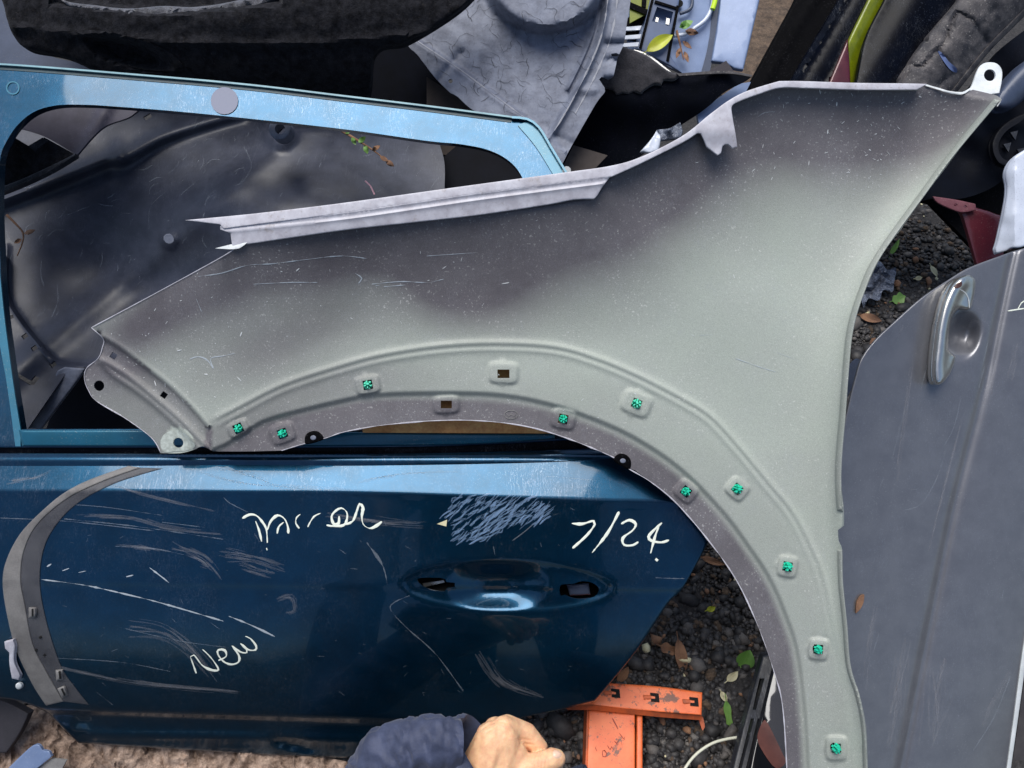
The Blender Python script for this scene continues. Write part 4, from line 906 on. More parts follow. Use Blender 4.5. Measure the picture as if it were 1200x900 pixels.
sheet('bracket_pin', [(769,20,1),(772,21,1),(771,26,1),(768,25,1)], -.403, M['chrome'], br, step=3, thick=.004)
sheet('bracket_pin', [(781,21,1),(785,22,1),(784,29,1),(780,28,1)], -.403, M['chrome'], br, step=3, thick=.004)
sheet('seal_strip', [(743,58,1),(760,64),(786,84),(790,88,1),(783,86),(762,72),(742,61,1)], -.398, M['chrome'], sc, step=3, thick=.004)
sheet('body_hole', circ(796,4,4.6,12), -.410, M['hole'], sc, step=3, thick=.001, ostep=2)
yt = thing('yellow_strap', 'yellow and black striped strip behind the dusty grey liner', 'strap', P2W(750, 10, -.40))
sheet('strap_band', [(738,-30,1),(768,-30,1),(762,14,1),(738,27,1)], -.404, M['yg'], yt, step=6, thick=.003)
sheet('strap_stripe', [(738,2,1),(766,14,1),(763,20,1),(738,9,1)], -.4005, M['matblack'], yt, step=6, thick=.002)
sheet('strap_stripe', [(754,-30,1),(760,-30,1),(757,9,1),(752,7,1)], -.4005, M['matblack'], yt, step=6, thick=.002)
hc = thing('cord', 'white cord with a fluorescent yellow end curving over the silver blue bumper', 'cord', P2W(830, 20, -.40))
q = smooth([(837,-20),(836,0),(833,12),(826,24),(814,33),(802,40),(790,42)], False, 3)
tube('cord_body', P2W(q[:,0], q[:,1], -.408), .0035, M['white'], hc, 8)
q = smooth([(839,-20),(838,0),(835,11)], False, 3); tube('cord_end', P2W(q[:,0], q[:,1], -.404), .0045, M['hivis'], hc, 8)
q = smooth([(811,-15),(811,5),(807,12),(797,16)], False, 3); tube('cord_loop', P2W(q[:,0], q[:,1], -.408), .003, M['slate'], hc, 8)
leaf('leaf', 773, 51, 36, 15, 32, M['yleaf'], 'large yellow leaf lying across the silver blue bracket at the top', w=-.394, curl=.25)
def twig(name, pts, leaves, w, label, cat='twig'):
    t = thing(name, label, cat, P2W(pts[0][0], pts[0][1], w))
    q = smooth(pts, False, 3); tube('stem', P2W(q[:,0], q[:,1], w), np.linspace(.0022,.0008,len(q)), M['bleaf'], t, 6)
    for (x, y, l, wd_, a, m) in leaves:
        s = (D-w)/FPX; dx, dy = math.cos(R(a)), -math.sin(R(a))
        ol = [(x, y, 1), (x+dx*l*.3-dy*wd_*.5, y+dy*l*.3+dx*wd_*.5), (x+dx*l*.7-dy*wd_*.4, y+dy*l*.7+dx*wd_*.4), (x+dx*l, y+dy*l, 1), (x+dx*l*.7+dy*wd_*.4, y+dy*l*.7-dx*wd_*.4), (x+dx*l*.3+dy*wd_*.5, y+dy*l*.3-dx*wd_*.5)]
        sheet('leaf', ol, lambda P: w+.004+.004*vnoise(P, 4, int(x)), M[m], t, step=2, thick=.0008, ostep=2)
    return t
twig('twig', [(793,36),(797,52),(801,70)], [(800,48,14,5,-40,'bleaf'),(797,56,13,5,-110,'bleaf'),(802,60,14,5,-70,'bleaf'),(796,32,18,9,25,'gleaf'),(803,36,16,8,-10,'bleaf')], -.402, 'dried twig with shrivelled leaves on the silver blue bumper')
twig('twig', [(400,153),(420,165),(440,178),(452,188)], [(405,157,9,5,50,'gleaf'),(412,161,10,5,-60,'gleaf'),(420,167,11,6,40,'gleaf'),(427,170,11,6,-70,'gleaf'),(436,176,11,5,30,'bleaf'),(445,183,12,5,-30,'bleaf'),(452,188,12,6,-35,'bleaf')], -.262, 'small twig with green and brown leaves on the black liner under the blue frame')
twig('twig', [(8,252),(18,262),(27,273),(26,285),(20,300)], [(28,274,14,5,20,'bleaf'),(25,280,10,5,-150,'bleaf')], -.285, 'thin curled brown twig at the left edge of the black liner')
for (x, y, l) in ((432,208,9),(440,214,8)): pass
tube('pink_thread', P2W(*smooth([(428,212),(434,218),(437,224),(439,228)], False, 2).T, -.228), .0012, mat('pink_thread',(220,170,180),rough=.7), None, 5, tag=LAB('short pink thread on the black liner just above the fender flange', 'thread'))

# ============================================================ DARK PANELS top right
def plank(name, pts, w, m, label, cat, sy=0, **k):
    return sheet(name, pts, w if callable(w) else tilt(w, pts[0][0], 50, 0, sy), m, None, tag=LAB(label, cat), thick=k.pop('thick', .008), step=k.pop('step', 6), **k)
r1 = lambda P: -.41 + .003*np.exp(-(((P[:,0]-925)+(P[:,1]-48)*.6)/4)**2)
plank('black_bumper', [(945,-30,1),(932,0,1),(879,97,1),(872,125,1),(930,125,1),(990,0,1),(1005,-30,1)], r1, M['matblack'], 'matt black bumper edge standing beside the brown soil strip', 'bumper', roll=(3,.004), thick=.02)
r2 = lambda P: -.385 - .00004*(((P[:,0]-985)+(P[:,1]-45)*.6))**2*.3 + .005*np.exp(-(((P[:,0]-962)+(P[:,1]-48)*.6)/3)**2)+.005*np.exp(-(((P[:,0]-1000)+(P[:,1]-48)*.6)/3)**2)
plank('navy_door_panel', [(1000,-30,1),(925,96,1),(915,125,1),(975,125,1),(1030,0,1),(1040,-30,1)], r2, M['navy'], 'glossy navy ribbed panel between the black bumper and the red strip', 'car panel', roll=(3,.003), step=4, thick=.015)
plank('red_strip', [(960,125,1),(994,45,1),(998,125,1)], -.375, M['red'], 'dark red painted sliver between the navy panel and the yellow green reflection', 'car panel', roll=(2,.002))
plank('yellow_green_reflection', [(994,48,1),(1020,-5,1),(1034,-30,1),(1056,-30,1),(1040,0),(1018,45),(1008,97),(1004,125,1),(994,125,1)], lambda P: -.372-.0010*np.maximum(0,P[:,0]+(P[:,1]-45)*.5-1000), M['yg'], 'yellow green reflection built as a strip among the dark panels at the top right', 'car panel', roll=(3,.003))  # reflection of something yellow, modelled as its own coloured strip
plank('navy_sill', [(1050,-30,1),(1036,0),(1014,45),(1003,97),(1000,125,1),(1060,125,1),(1130,0,1),(1150,-30,1)], lambda P: -.372+.004*np.sin(((P[:,0]-1030)+(P[:,1]-45)*.6)/14), M['navy'], 'glossy navy car panel between the yellow green reflection and the dusty sill', 'car panel', step=5, roll=(3,.003))
def du_w(P):
    x, y = P[:,0], P[:,1]; q = (x-1100)+(y-60)*.8; w = -.350 - .00012*(q/10)**2*10
    z = dline(P, smooth(lin([(1045,125),(1066,76),(1077,79),(1084,75),(1095,62),(1108,50),(1116,24),(1122,14),(1140,24),(1155,50)]), False, 4)); w = w - .006*np.exp(-(z[0]/2.5)**2)
    z = dline(P, smooth(lin([(1100,62),(1112,74),(1118,84),(1100,100)]), False, 4)); w = w - .005*np.exp(-(z[0]/3)**2)
    z = dline(P, smooth(lin([(1165,10),(1150,30),(1158,48)]), False, 4)); w = w - .004*np.exp(-(z[0]/4)**2)
    return w + .0015*vnoise(P, 9, 71)+.001*vnoise(P, 4, 72)
ds = thing('dusty_sill', 'dusty worn black sill panel behind the fender corner tab', 'car panel', P2W(1110, 60, -.35))
sheet('sill_panel', [(1140,-30,1),(1123,0),(1085,45),(1052,97),(1045,130,1),(1105,130,1),(1124,105),(1160,60),(1205,14),(1240,-30,1)], du_w, M['dusty'], ds, step=3, thick=.015, holes=[circ(1086,45,3,9,4), circ(1053,91,3.2,9,5)], roll=(4,.004))
sheet('blue_rub', [(1099,60),(1104,62),(1112,72),(1121,80),(1121,85),(1114,82),(1106,72)], lambda P: du_w(P)+.002, mat('blue_streak',(92,108,150),rough=.5), ds, step=3, thick=.0006, ostep=3)
sheet('sill_lip', band([(1105,128),(1124,105),(1160,60),(1205,14),(1240,-25)], 0, 6), lambda P: du_w(P)+.004, M['dusty'], ds, step=4, thick=.006, roll=(2,.002))
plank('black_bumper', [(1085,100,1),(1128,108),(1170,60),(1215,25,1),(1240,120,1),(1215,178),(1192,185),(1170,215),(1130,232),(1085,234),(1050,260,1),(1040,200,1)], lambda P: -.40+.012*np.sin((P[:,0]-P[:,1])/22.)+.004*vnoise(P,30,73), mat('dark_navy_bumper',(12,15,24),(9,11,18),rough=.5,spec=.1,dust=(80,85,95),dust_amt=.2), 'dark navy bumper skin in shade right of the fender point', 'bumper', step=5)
rg = thing('mirror_housing', 'round slate blue mirror shell beside the fender corner tab', 'wing mirror', P2W(1190, 100, -.33))
sheet('shell', [(1215,62,1),(1195,77),(1178,96),(1168,112),(1166,124),(1176,128),(1190,125),(1204,112),(1215,100,1)], lambda P: -.34-.0001*((P[:,0]-1190)+(P[:,1]-100))**2*.2, M['slate'], rg, step=4, thick=.02, roll=(7,.012))
tw = thing('rubber_ring', 'black ribbed rubber ring half hidden at the right edge', 'rubber seal', P2W(1190, 165, -.37))
a = [(1215,128,1),(1190,137),(1172,150),(1163,168),(1166,185),(1178,195),(1215,200,1)]; b = [(1210,138),(1192,145),(1177,156),(1170,170),(1173,183),(1184,189),(1210,190)]
sheet('ring_body', a, -.375, mat('dull_rubber',(17,19,27),(12,14,20),rough=.6,spec=.2), tw, step=3, thick=.01, holes=[b], roll=(2,.003))
for (x, y) in ((1180,172),(1188,158),(1196,178)): sheet('ring_rib', [(x-4,y-3,1),(x+5,y-5,1),(x+2,y+6,1)], -.382, M['black'], tw, step=3, thick=.004)
rf = thing('red_fender', 'dark red fender edge with two holes, above the grey door', 'fender', P2W(1135, 270, -.30))
sheet('red_skin', [(1093,231,1),(1110,236),(1124,249),(1130,265),(1136,286),(1147,325,1),(1190,325,1),(1180,262),(1165,250),(1143,243,1)], lambda P: -.31+.0002*(P[:,0]-1140), M['red'], rf, step=5, thick=.003, roll=(4,.006))
sheet('red_flange', [(1093,230,1),(1120,234),(1143,239,1),(1144,246,1),(1128,249),(1112,244),(1098,237)], lambda P: -.302+0*P[:,0], mat('dusty_red',(110,62,72),(84,40,50),rough=.6,dust=(170,160,150),dust_amt=.6), rf, step=3, thick=.002, holes=[circ(1120,240,2.2,8,1.5), circ(1131,242,2.4,8,1.5)], roll=(1.5,.001))
wpn = thing('white_panel', 'white painted panel with a ragged lower edge above the grey door', 'car panel', P2W(1185, 240, -.22))
sheet('white_skin', [(1222,165,1),(1200,176),(1184,188),(1177,203),(1179,220),(1177,240),(1168,282),(1165,292),(1167,298,1),(1180,294),(1185,291),(1200,289),(1222,276,1)], lambda P: -.225-.0009*np.maximum(0, 1190-P[:,0])+.001*vnoise(P,12,75), M['white'], wpn, step=4, thick=.004, roll=(3,.003))
q = smooth([(1178,296),(1186,294),(1195,291),(1215,284)], False, 3); tube('torn_seal', P2W(q[:,0], q[:,1]+1, -.232), .004, M['matblack'], wpn, 7)
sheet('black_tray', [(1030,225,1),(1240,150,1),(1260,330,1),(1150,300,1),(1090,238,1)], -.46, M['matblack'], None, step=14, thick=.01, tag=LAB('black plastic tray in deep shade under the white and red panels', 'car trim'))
# clear wrap
cw = thing('plastic_wrap', 'crinkled clear plastic wrap on the ground beside the fender edge', 'plastic wrap', P2W(1028, 330, gw(1028,330,.02)))
sheet('wrap_sheet', [(1012,318,1),(1022,304),(1032,307),(1040,316),(1050,314),(1048,330),(1046,342),(1035,340),(1030,352),(1018,350),(1012,362,1),(1008,340)], lambda P: gw(P[:,0],P[:,1],.025)+.012*vnoise(P, 6, 81)+.006*vnoise(P,3,82), M['foil'], cw, step=2.2, thick=.0008, sharp=10)

# ============================================================ GREY DOOR right
cre = smooth([(1196,270),(1186,300),(1168,385),(1157,440),(1147,480),(1117,600),(1090,733),(1060,883),(1045,960)], False, 10)
HB = (1131, 392)
def gd_w(P):
    x, y = P[:,0], P[:,1]; d, s, _ = dline(P, cre); q = -d*s                 # q>0 : right of crease?
    w = -.075 + 0*x
    w = w + np.where(q*-1 > 0, 0, 0)
    w = w - .00010*np.maximum(0, -q) - .0000012*np.maximum(0, -q)**2 - .0055*np.exp(-(q/5.5)**2)
    w = w + .00026*np.maximum(0, q) + .0018*sst(y, 420, 470)*np.exp(-((q-0)/5)**2)
    # handle bowl
    u = (x-1129)*.95+(y-393)*.30; v = -(x-1129)*.30+(y-393)*.95; r = (np.abs(u/22)**2.3+np.abs(v/33)**2.3)**(1/2.3)
    w = w - .025*(1-sst(r, .08, 1.02))
    return w + .0006*vnoise(P, 90, 91)
gd = thing('car_door', 'grey metallic car door with a satin chrome handle on the right', 'car door', P2W(1100, 600, -.1))
sheet('door_skin', [(1240,284,1),(1200,291),(1169,301),(1135,314),(1113,327),(1080,349),(1047,378),(1024,400),(1009,421),(1002,443),(994,475),(985,520),(976,600),(980,700),(985,800),(1000,900),(1004,965,1),(1171,965,1),(1179,905),(1188,840),(1198,765),(1212,680),(1240,560,1)], gd_w, M['grey'], gd, step=4.5, thick=.002, roll=(3,.0015), sharp=70, rails=[(dens(cre,4), [-14,-10,-7,-4.5,-2,0,2,4.5,7,10,14], False)]+[
      (np.stack([1129+.95*22*k_*np.cos(th_)-.30*33*k_*np.sin(th_), 393+.30*22*k_*np.cos(th_)+.95*33*k_*np.sin(th_)], 1)[::2], [0], True) for k_ in (.2,.35,.5,.65,.8,.92,1.02)])
sheet('door_edge', [(1212,680,1),(1214,690),(1203,770),(1193,842),(1184,905),(1176,965,1),(1171,965,1),(1179,905),(1188,840),(1198,765)], lambda P: gd_w(P)+.001, M['rawedge'], gd, step=4, thick=.004, roll=(1.5,.001))
sheet('glass_run', [(1213,690,1),(1240,600,1),(1240,965,1),(1177,965,1),(1185,905),(1194,842),(1204,770)], -.115, mat('brown_grey_plastic',(70,66,66),(56,52,54),rough=.6), gd, step=10, thick=.003)
# chrome handle: crescent with a raised spine
HO = [(1134,322),(1141,325),(1143.5,331),(1142,345),(1138,361,1),(1134,363),(1124,362),(1116,372),(1113,386),(1111,402),(1112,411),(1120,418,1),(1118,427),(1112,440),(1104,449),(1096,451),(1092.5,444),(1092,430),(1094,405),(1098,378),(1105,351),(1112,337),(1122,327)]
spine = smooth([(1126,330),(1118,342),(1110,362),(1105,385),(1102,410),(1100,430),(1101,447)], False, 4)
HW0 = float(gd_w(np.array([[1085.,400.]]))[0])
def ha_w(P):
    d, s, _ = dline(P, spine); ho = dline(P, smooth(HO, True, 3), True)[0]
    return HW0 + .011 + .009*np.exp(-(d/9)**2) - .00025*np.maximum(0,d-6)
gh = sheet('door_handle', HO, ha_w, M['chrome'], gd, step=2.4, thick=.010, roll=(4,.006), ostep=2.5, sharp=80, rails=[(dens(spine,2.5), [-5,-2.5,0,2.5,5], False)])
ribbons('handle_seam', [[(1125,339),(1131,343),(1135,350),(1136,361)]], [1.0], ha_w, M['rawedge'], gh, lift=.0006)
o = sheet('handle_sensor', [(1118,336),(1122,332),(1127,330),(1127,335),(1122,338)], lambda P: ha_w(P)+.0008, mat('brown_smudge',(88,60,54),rough=.4), gh, step=2.5, thick=.0006, ostep=2)
ribbons('handwriting', [[(1181,364.5),(1190,363),(1204,361)], [(1193,362),(1197,355),(1200,353),(1206,352)]], [1.8,1.6], gd_w, M['pen'], gd)
SG = [([(1108,527),(1098,560),(1080,590),(1060,598)], .8), ([(1126,466),(1118,500),(1105,525)], .6), ([(1092,403),(1086,430),(1080,452)], 1.2), ([(1065,573),(1075,574)], 1.0), ([(1158,400),(1152,425)],1.4),
      ([(1154,428),(1147,455)],1.3),([(1150,375),(1155,375)],1.2), ([(1030,742),(1022,770)], .5),([(1176,692),(1174,702)],1.), ([(1138,547),(1142,547)],1.),([(1148,549),(1148,552)],1.2), ([(1060,480),(1045,540)],.5),([(1140,880),(1165,840),(1185,790)],.8),([(1020,605),(1035,560)],.4)]
FB2 = [([(1060,770),(1056,820),(1046,880)],22), ([(1062,745),(1054,790),(1040,850)],14), ([(1104,765),(1100,820),(1092,880)],26), ([(1190,780),(1160,830),(1135,890)],5), ([(1070,420),(1060,500),(1045,600)],6), ([(1180,340),(1170,400),(1160,470)],5), ([(1192,400),(1182,450)],10), ([(1058,380),(1050,400)],9), ([(1030,700),(1018,760),(1012,840)],8), ([(1130,480),(1100,600),(1080,700)],5)]
L, Wd = bundle(FB2, .9)  # pale streaks painted in for the vertical reflections on the grey door
o = ribbons('faint_reflection_streak', L, Wd, gd_w, M['faint'], gd, lift=.0002, thick=.0001, jit=.3); o['kind'] = 'stuff'
o = ribbons('scratch', [s[0] for s in SG], [s[1]*.8 for s in SG], gd_w, M['fscr'], gd, lift=.0003, thick=.0001, jit=.5); o['kind'] = 'stuff'
# pale diamond reflections low on the door, outlined but not drawn
for pts in ([(1054,737,1),(1062,762,1),(1074,752,1),(1072,780),(1062,820),(1048,880,1),(1030,850),(1026,825),(1036,790)], [(1100,750,1),(1112,765),(1118,785),(1122,790,1),(1126,800),(1110,850),(1098,890,1),(1082,885),(1072,850),(1082,810)], ):
    pass
sd_ = sheet('seed_husk', [(1003,719,1),(1004,706),(1009,698),(1013,697,1),(1012,706),(1008,714)], lambda P: gd_w(P)+.003, M['bleaf'], None, step=2, thick=.002, ostep=2, tag=LAB('small dry brown seed husk on the grey door beside the fender', 'seed husk'))
bb = sheet('blue_trim_edge', [(985,480,1),(1000,452),(1010,430),(1005,420),(990,440)], -.18, M['slate'], None, step=5, thick=.006, tag=LAB('slate blue sliver under the upper left edge of the grey door', 'car trim'))

# ============================================================ ORANGE RACK
og = thing('orange_rack', 'worn orange steel rack upright with slotted crossbar on the gravel', 'rack', P2W(750, 850, gw(750,850,.02)))
def ow(h): return lambda P: gw(P[:,0], P[:,1], h)
sheet('crossbar', [(700,809,1),(716,801.5,1),(770,805),(823,812,1),(822,838,1),(770,834),(695,827,1),(660,829,1),(695,823,1)], ow(.052), M['orange'], og, step=4, thick=.002, roll=(1.6,.0012),
      holes=[])
def bar_w(P): return gw(P[:,0], P[:,1], .052)
sheet('crossbar_lip', [(660,829,1),(695,827,1),(770,834),(822,838,1),(822,844,1),(770,840),(695,832,1),(666,832,1)], lambda P: gw(P[:,0],P[:,1],.052)-.004-.003*(P[:,1]-835)*.3, M['orangex'], og, step=4, thick=.03)
for (x, y) in ((721,812),(767,817),(813,822)):
    f = sheet('slot', lin([(x-5,y-5),(x+5,y-4),(x+6,y+6),(x-4,y+5),(x-4,y+2),(x+1,y+2),(x+1,y-1),(x-5,y-2)]), lambda P: bar_w(P)+.0012, M['hole'], og, step=3, thick=.001)
    sheet('slot_tongue', lin([(x-13,y-2),(x-4,y-1.5),(x-4,y+1.5),(x-12,y+2)]), lambda P: bar_w(P)+.003, M['orangex'], og, step=3, thick=.002)
sheet('upright_face', [(690,831,1),(744,836,1),(744,965,1),(686,965,1)], ow(.042), M['orange'], og, step=5, thick=.002, roll=(1.5,.001))
sheet('upright_return', [(746,837,1),(753,838,1),(753,965,1),(745,965,1)], ow(.038), M['orange'], og, step=4, thick=.036, roll=(2,.002))
sheet('upright_side', [(688,832,1),(691,831,1),(688,965,1),(684,965,1)], ow(.040), M['orangex'], og, step=4, thick=.036)
sheet('bent_foot', [(818,841,1),(824,841,1),(826,852),(823,856,1)], ow(.03), M['orangex'], og, step=3, thick=.004)
G = [zs(p, 660, 780, 6) for p in [[(275,600),(290,595),(305,615),(300,640),(280,640),(275,600)], [(310,560),(330,590),(340,570),(355,590)], [(360,530),(385,555)], [(390,520),(370,560)], [(395,475),(430,520),(430,500)], [(345,370),(365,405),(385,445)], [(225,570),(235,600)], [(410,540),(415,560)]]]
ribbons('pen_scrawl', G, [1.1]*len(G), ow(.042), mat('brown_pen',(150,66,50),rough=.6), og, lift=.0006)
# cable
cb = smooth([(770,975),(790,925),(805,897),(818,882),(835,871),(852,866),(866,864)], False, 4)
tube('cable', P2W(cb[:,0], cb[:,1], gw(cb[:,0], cb[:,1], .03)), .0019, M['cable'], None, 8, tag=LAB('cream cable curving over the gravel right of the orange rack', 'cable'))
# black bumper trim bottom right
bk = thing('gloss_black_trim', 'glossy black grille trim lying under the fender arch at the bottom', 'car trim', P2W(900, 860, gw(900,860,.03)))
sheet('trim_frame', [(893,768,1),(925,760,1),(935,965,1),(846,965,1),(860,893)], ow(.045), M['black'], bk, step=5, thick=.01, roll=(3,.003),
      holes=[lin([(890,795),(896,795),(886,832),(882,832)]), lin([(880,842),(884,842),(868,905),(864,905)]), lin([(888,842),(891,842),(877,905),(873,905)])])
sheet('gloss_face', [(907,780,1),(930,770,1),(938,965,1),(872,965,1),(880,895)], ow(.052), mat('gloss_black',(16,17,22),rough=.12,coat=1), bk, step=8, thick=.004, roll=(2,.002))
sheet('grille_well', [(897,774,1),(925,768,1),(935,965,1),(852,965,1),(866,893,1)], ow(.02), M['hole'], bk, step=20, thick=.004)
sheet('orange_reflection', [(894,846),(900,848),(918,885),(921,893),(914,900),(905,897),(888,868)], lambda P: gw(P[:,0],P[:,1],.052)+.0012, mat('dull_orange_reflection',(122,72,60),(96,54,46),rough=.35), bk, step=4, thick=.0005)  # orange reflection in the gloss, laid on as a coloured patch

# ============================================================ BOTTOM LEFT
def sack_w(P):
    Q = P + 5*np.stack([vnoise(P, 14, 105), vnoise(P, 14, 106)], 1)
    return gw(P[:,0], P[:,1], .030) + .009*vnoise(P, 26, 101) - .009*np.abs(vnoise(Q*np.array([1.6,.8]), 13, 102)) - .005*np.abs(vnoise(Q, 6, 103))
sheet('crumpled_sack', [(-60,850,1),(20,830),(45,832),(60,840),(80,866),(120,872),(200,876),(320,884),(390,892),(410,905),(400,965,1),(-60,965,1)], lambda P: np.minimum(sack_w(P), door_w(P)-.006 + .05*sst(P[:,1], 868, 885)), M['mud'], None, sharp=70, step=2.2, thick=.006,
      tag=LAB('crumpled brown sacking on the ground under the blue door bottom edge', 'sacking'))
sheet('dark_rubber_mat', [(-40,818,1),(0,820),(34,836,1),(24,858),(8,882,1),(-40,884,1)], lambda P: gw(P[:,0],P[:,1],.05)*0-.075, mat('dark_mat',(46,44,50),(38,37,42),rough=.8,grain=.5), None, step=5, thick=.01, roll=(2,.002), tag=LAB('dark rubber mat piece in the bottom left corner under the blue door', 'rubber mat'))
ps = thing('plastic_shard', 'pale blue broken plastic shard on the brown sacking', 'plastic shard', P2W(35, 890, -.06))
sheet('shard_face', [(5,905,1),(22,888),(38,874),(46,873),(50,879,1),(58,881),(61,886),(52,894),(38,905,1),(20,930,1),(0,930,1)], tilt(-.056,30,890), M['silver'], ps, step=4, thick=.003, roll=(1.5,.001))
sheet('shard_side', [(40,903,1),(60,889,1),(78,891,1),(72,902,1),(50,925,1),(36,915,1)], tilt(-.060,30,890), M['archm'], ps, step=4, thick=.003)

# ============================================================ PERSON (hand and sleeve)
def capsule_chain(bm, pts, rad, flat=1.0):
    P = [Vector(p) for p in pts]
    for i in range(len(P)-1):
        n = max(2, int((P[i+1]-P[i]).length/.0025))
        for k in range(n+1):
            t = k/n; p = P[i].lerp(P[i+1], t); r = rad[i]*(1-t)+rad[i+1]*t
            bmesh.ops.create_icosphere(bm, subdivisions=2, radius=r, matrix=Matrix.Translation(p))
def hp(x, y, w): return P2W(x, y, w)
def build_hand(root):
    bm = bmesh.new(); s = .00085
    # palm/back of the hand and wrist, then four curled fingers and the thumb
    capsule_chain(bm, [hp(470,985,.090), hp(540,935,.098), hp(580,905,.106)], [.030,.027,.027])
    capsule_chain(bm, [hp(570,893,.112), hp(578,868,.112)], [.024,.0200])
    capsule_chain(bm, [hp(590,900,.112), hp(590,866,.114)], [.023,.0165])
    capsule_chain(bm, [hp(605,905,.112), hp(602,884,.113)], [.020,.0145])
    # index finger: knuckle, middle joint, curling back under
    capsule_chain(bm, [hp(594,852,.102), hp(617,860,.096), hp(631,876,.096), hp(634,892,.090)], [.0128,.0115,.0102,.0088])
    capsule_chain(bm, [hp(590,853,.110), hp(606,856,.100), hp(622,874,.088), hp(622,890,.080)], [.0125,.0105,.0090,.0078])
    capsule_chain(bm, [hp(580,854,.103), hp(594,853,.088), hp(612,870,.076), hp(610,888,.072)], [.0122,.0100,.0085,.0074])
    capsule_chain(bm, [hp(570,860,.097), hp(580,856,.080), hp(598,870,.068), hp(598,884,.066)], [.0110,.0088,.0076,.0066])
    # thumb
    capsule_chain(bm, [hp(588,912,.114), hp(612,902,.117), hp(632,895,.116), hp(646,890,.114), hp(652,889,.113)], [.0200,.0150,.0118,.0116,.0098])

    me = bpy.data.meshes.new('body'); bm.to_mesh(me); bm.free()
    o = bpy.data.objects.new('body', me); C.objects.link(o)
    md = o.modifiers.new('r', 'REMESH'); md.mode = 'VOXEL'; md.voxel_size = .0011
    m2 = o.modifiers.new('s', 'SMOOTH'); m2.factor = .5; m2.iterations = 9
    dg = bpy.context.evaluated_depsgraph_get(); ev = o.evaluated_get(dg); me2 = bpy.data.meshes.new_from_object(ev)
    o.modifiers.clear(); o.data = me2; me2.shade_smooth(); me2.materials.clear(); me2.materials.append(M['skin'])
    n = len(me2.vertices); co = np.empty(n*3); me2.vertices.foreach_get('co', co); co = co.reshape(-1,3)
    # creases over the thumb joint and knuckles
    rel = co-np.array([0,0,CG]); U, Vv, Wc = rel@RU, rel@RV, rel@RW; d = D-Wc; X = U/d*FPX+600; Y = 450-Vv/d*FPX
    nr = np.empty(n*3); me2.vertices.foreach_get('normal', nr); nr = nr.reshape(-1,3)
    disp = np.zeros(n)
    for lx in (628, 632, 636, 640): disp -= .0006*np.exp(-((X-lx+(Y-890)*.1)/1.0)**2)*(Y > 876)
    Q = np.stack([X, Y], 1)
    for ln_ in ([(562,856),(575,848),(588,846),(600,850),(606,862)], [(600,862),(610,868)], [(615,872),(626,873)], [(612,866),(622,868)], [(568,860),(580,852)]):
        disp -= .0005*np.exp(-(dline(Q, smooth(ln_, False, 2))[0]/1.1)**2)
    for ln_ in ([(575,900),(585,880),(592,862)], [(592,905),(600,885),(602,866)]): disp += .0007*np.exp(-(dline(Q, smooth(ln_, False, 3))[0]/3.5)**2)
    co += nr*disp[:,None]; co -= rootloc(root); me2.vertices.foreach_set('co', co.ravel()); me2.update()
    o.parent = root
    sheet('thumb_nail', [(648,881),(653,880),(658,883),(660,889),(657,895),(651,896),(648,890)], lambda P: .1228-.00010*(P[:,0]-650)**2*.6-.00007*(P[:,1]-888)**2, M['nail'], root, step=1.6, thick=.001, ostep=1.8, sharp=80, roll=(1.2,.0006))
pr = thing('person', 'person in a navy jacket, one loosely closed hand reaching in at the bottom', 'person', P2W(560, 930, .05))
build_hand(pr)
def sleeve(name, axis, rad, m, wr, parent, seed, seg=72, n=70, open_end=True, flat=.85):
    A = smooth([tuple(a[:2]) for a in axis], False, 3); T_ = np.linspace(0, 1, len(A)); ws = np.interp(T_, np.linspace(0,1,len(axis)), [a[2] for a in axis]); rs = np.interp(T_, np.linspace(0,1,len(rad)), rad)
    idx = np.linspace(0, len(A)-1, n); A2 = np.stack([np.interp(idx, np.arange(len(A)), A[:,k]) for k in (0,1)], 1); ws = np.interp(idx, np.arange(len(A)), ws); rs = np.interp(idx, np.arange(len(A)), rs)
    P = P2W(A2[:,0], A2[:,1], ws); T = np.gradient(P, axis=0); T /= np.linalg.norm(T, axis=1, keepdims=True); V = []; F = []
    for i in range(n):
        a = np.cross(T[i], RW); a /= np.linalg.norm(a); b = np.cross(a, T[i])
        for k in range(seg):
            th = 2*math.pi*k/seg
            q = np.array([[i*2.1+ (k if k < seg/2 else seg-k)*.9, (k if k < seg/2 else seg-k)*1.6-i*.8]])
            q = q+4*np.array([[vnoise(q, 16, seed+3)[0], vnoise(q, 16, seed+4)[0]]]); r = rs[i]*(1+wr*(.6-1.6*abs(vnoise(q*np.array([[1.5,.7]]), 14, seed)[0]))+.35*wr*vnoise(q, 6, seed+1)[0])
            r += .0022*math.exp(-((i-(n-9))/1.3)**2)*0 - .0016*math.exp(-((i-(n-12))/1.0)**2)
            V.append(P[i]+r*(math.cos(th)*a+flat*math.sin(th)*b))
    for i in range(n-1):
        for k in range(seg): F.append((i*seg+k, i*seg+(k+1) % seg, (i+1)*seg+(k+1) % seg, (i+1)*seg+k))
    b0 = len(V)                                        # turned-in cuff
    for k in range(seg):
        c = P[-1]; V.append(c+(np.array(V[(n-1)*seg+k])-c)*.90-T[-1]*.004)
    for k in range(seg): F.append(((n-1)*seg+k, (n-1)*seg+(k+1) % seg, b0+(k+1) % seg, b0+k))
    b1 = len(V)
    for k in range(seg): V.append(np.array(V[b0+k])-T[-1]*.03)
    for k in range(seg): F.append((b0+k, b0+(k+1) % seg, b1+(k+1) % seg, b1+k))
    return mesh_obj(name, V, F, m, parent, 60)
sleeve('jacket_sleeve', [(340,1080,.03),(430,985,.07),(510,918,.10),(566,882,.108)], [.058,.057,.053,.042], M['jacket'], .10, pr, 5)
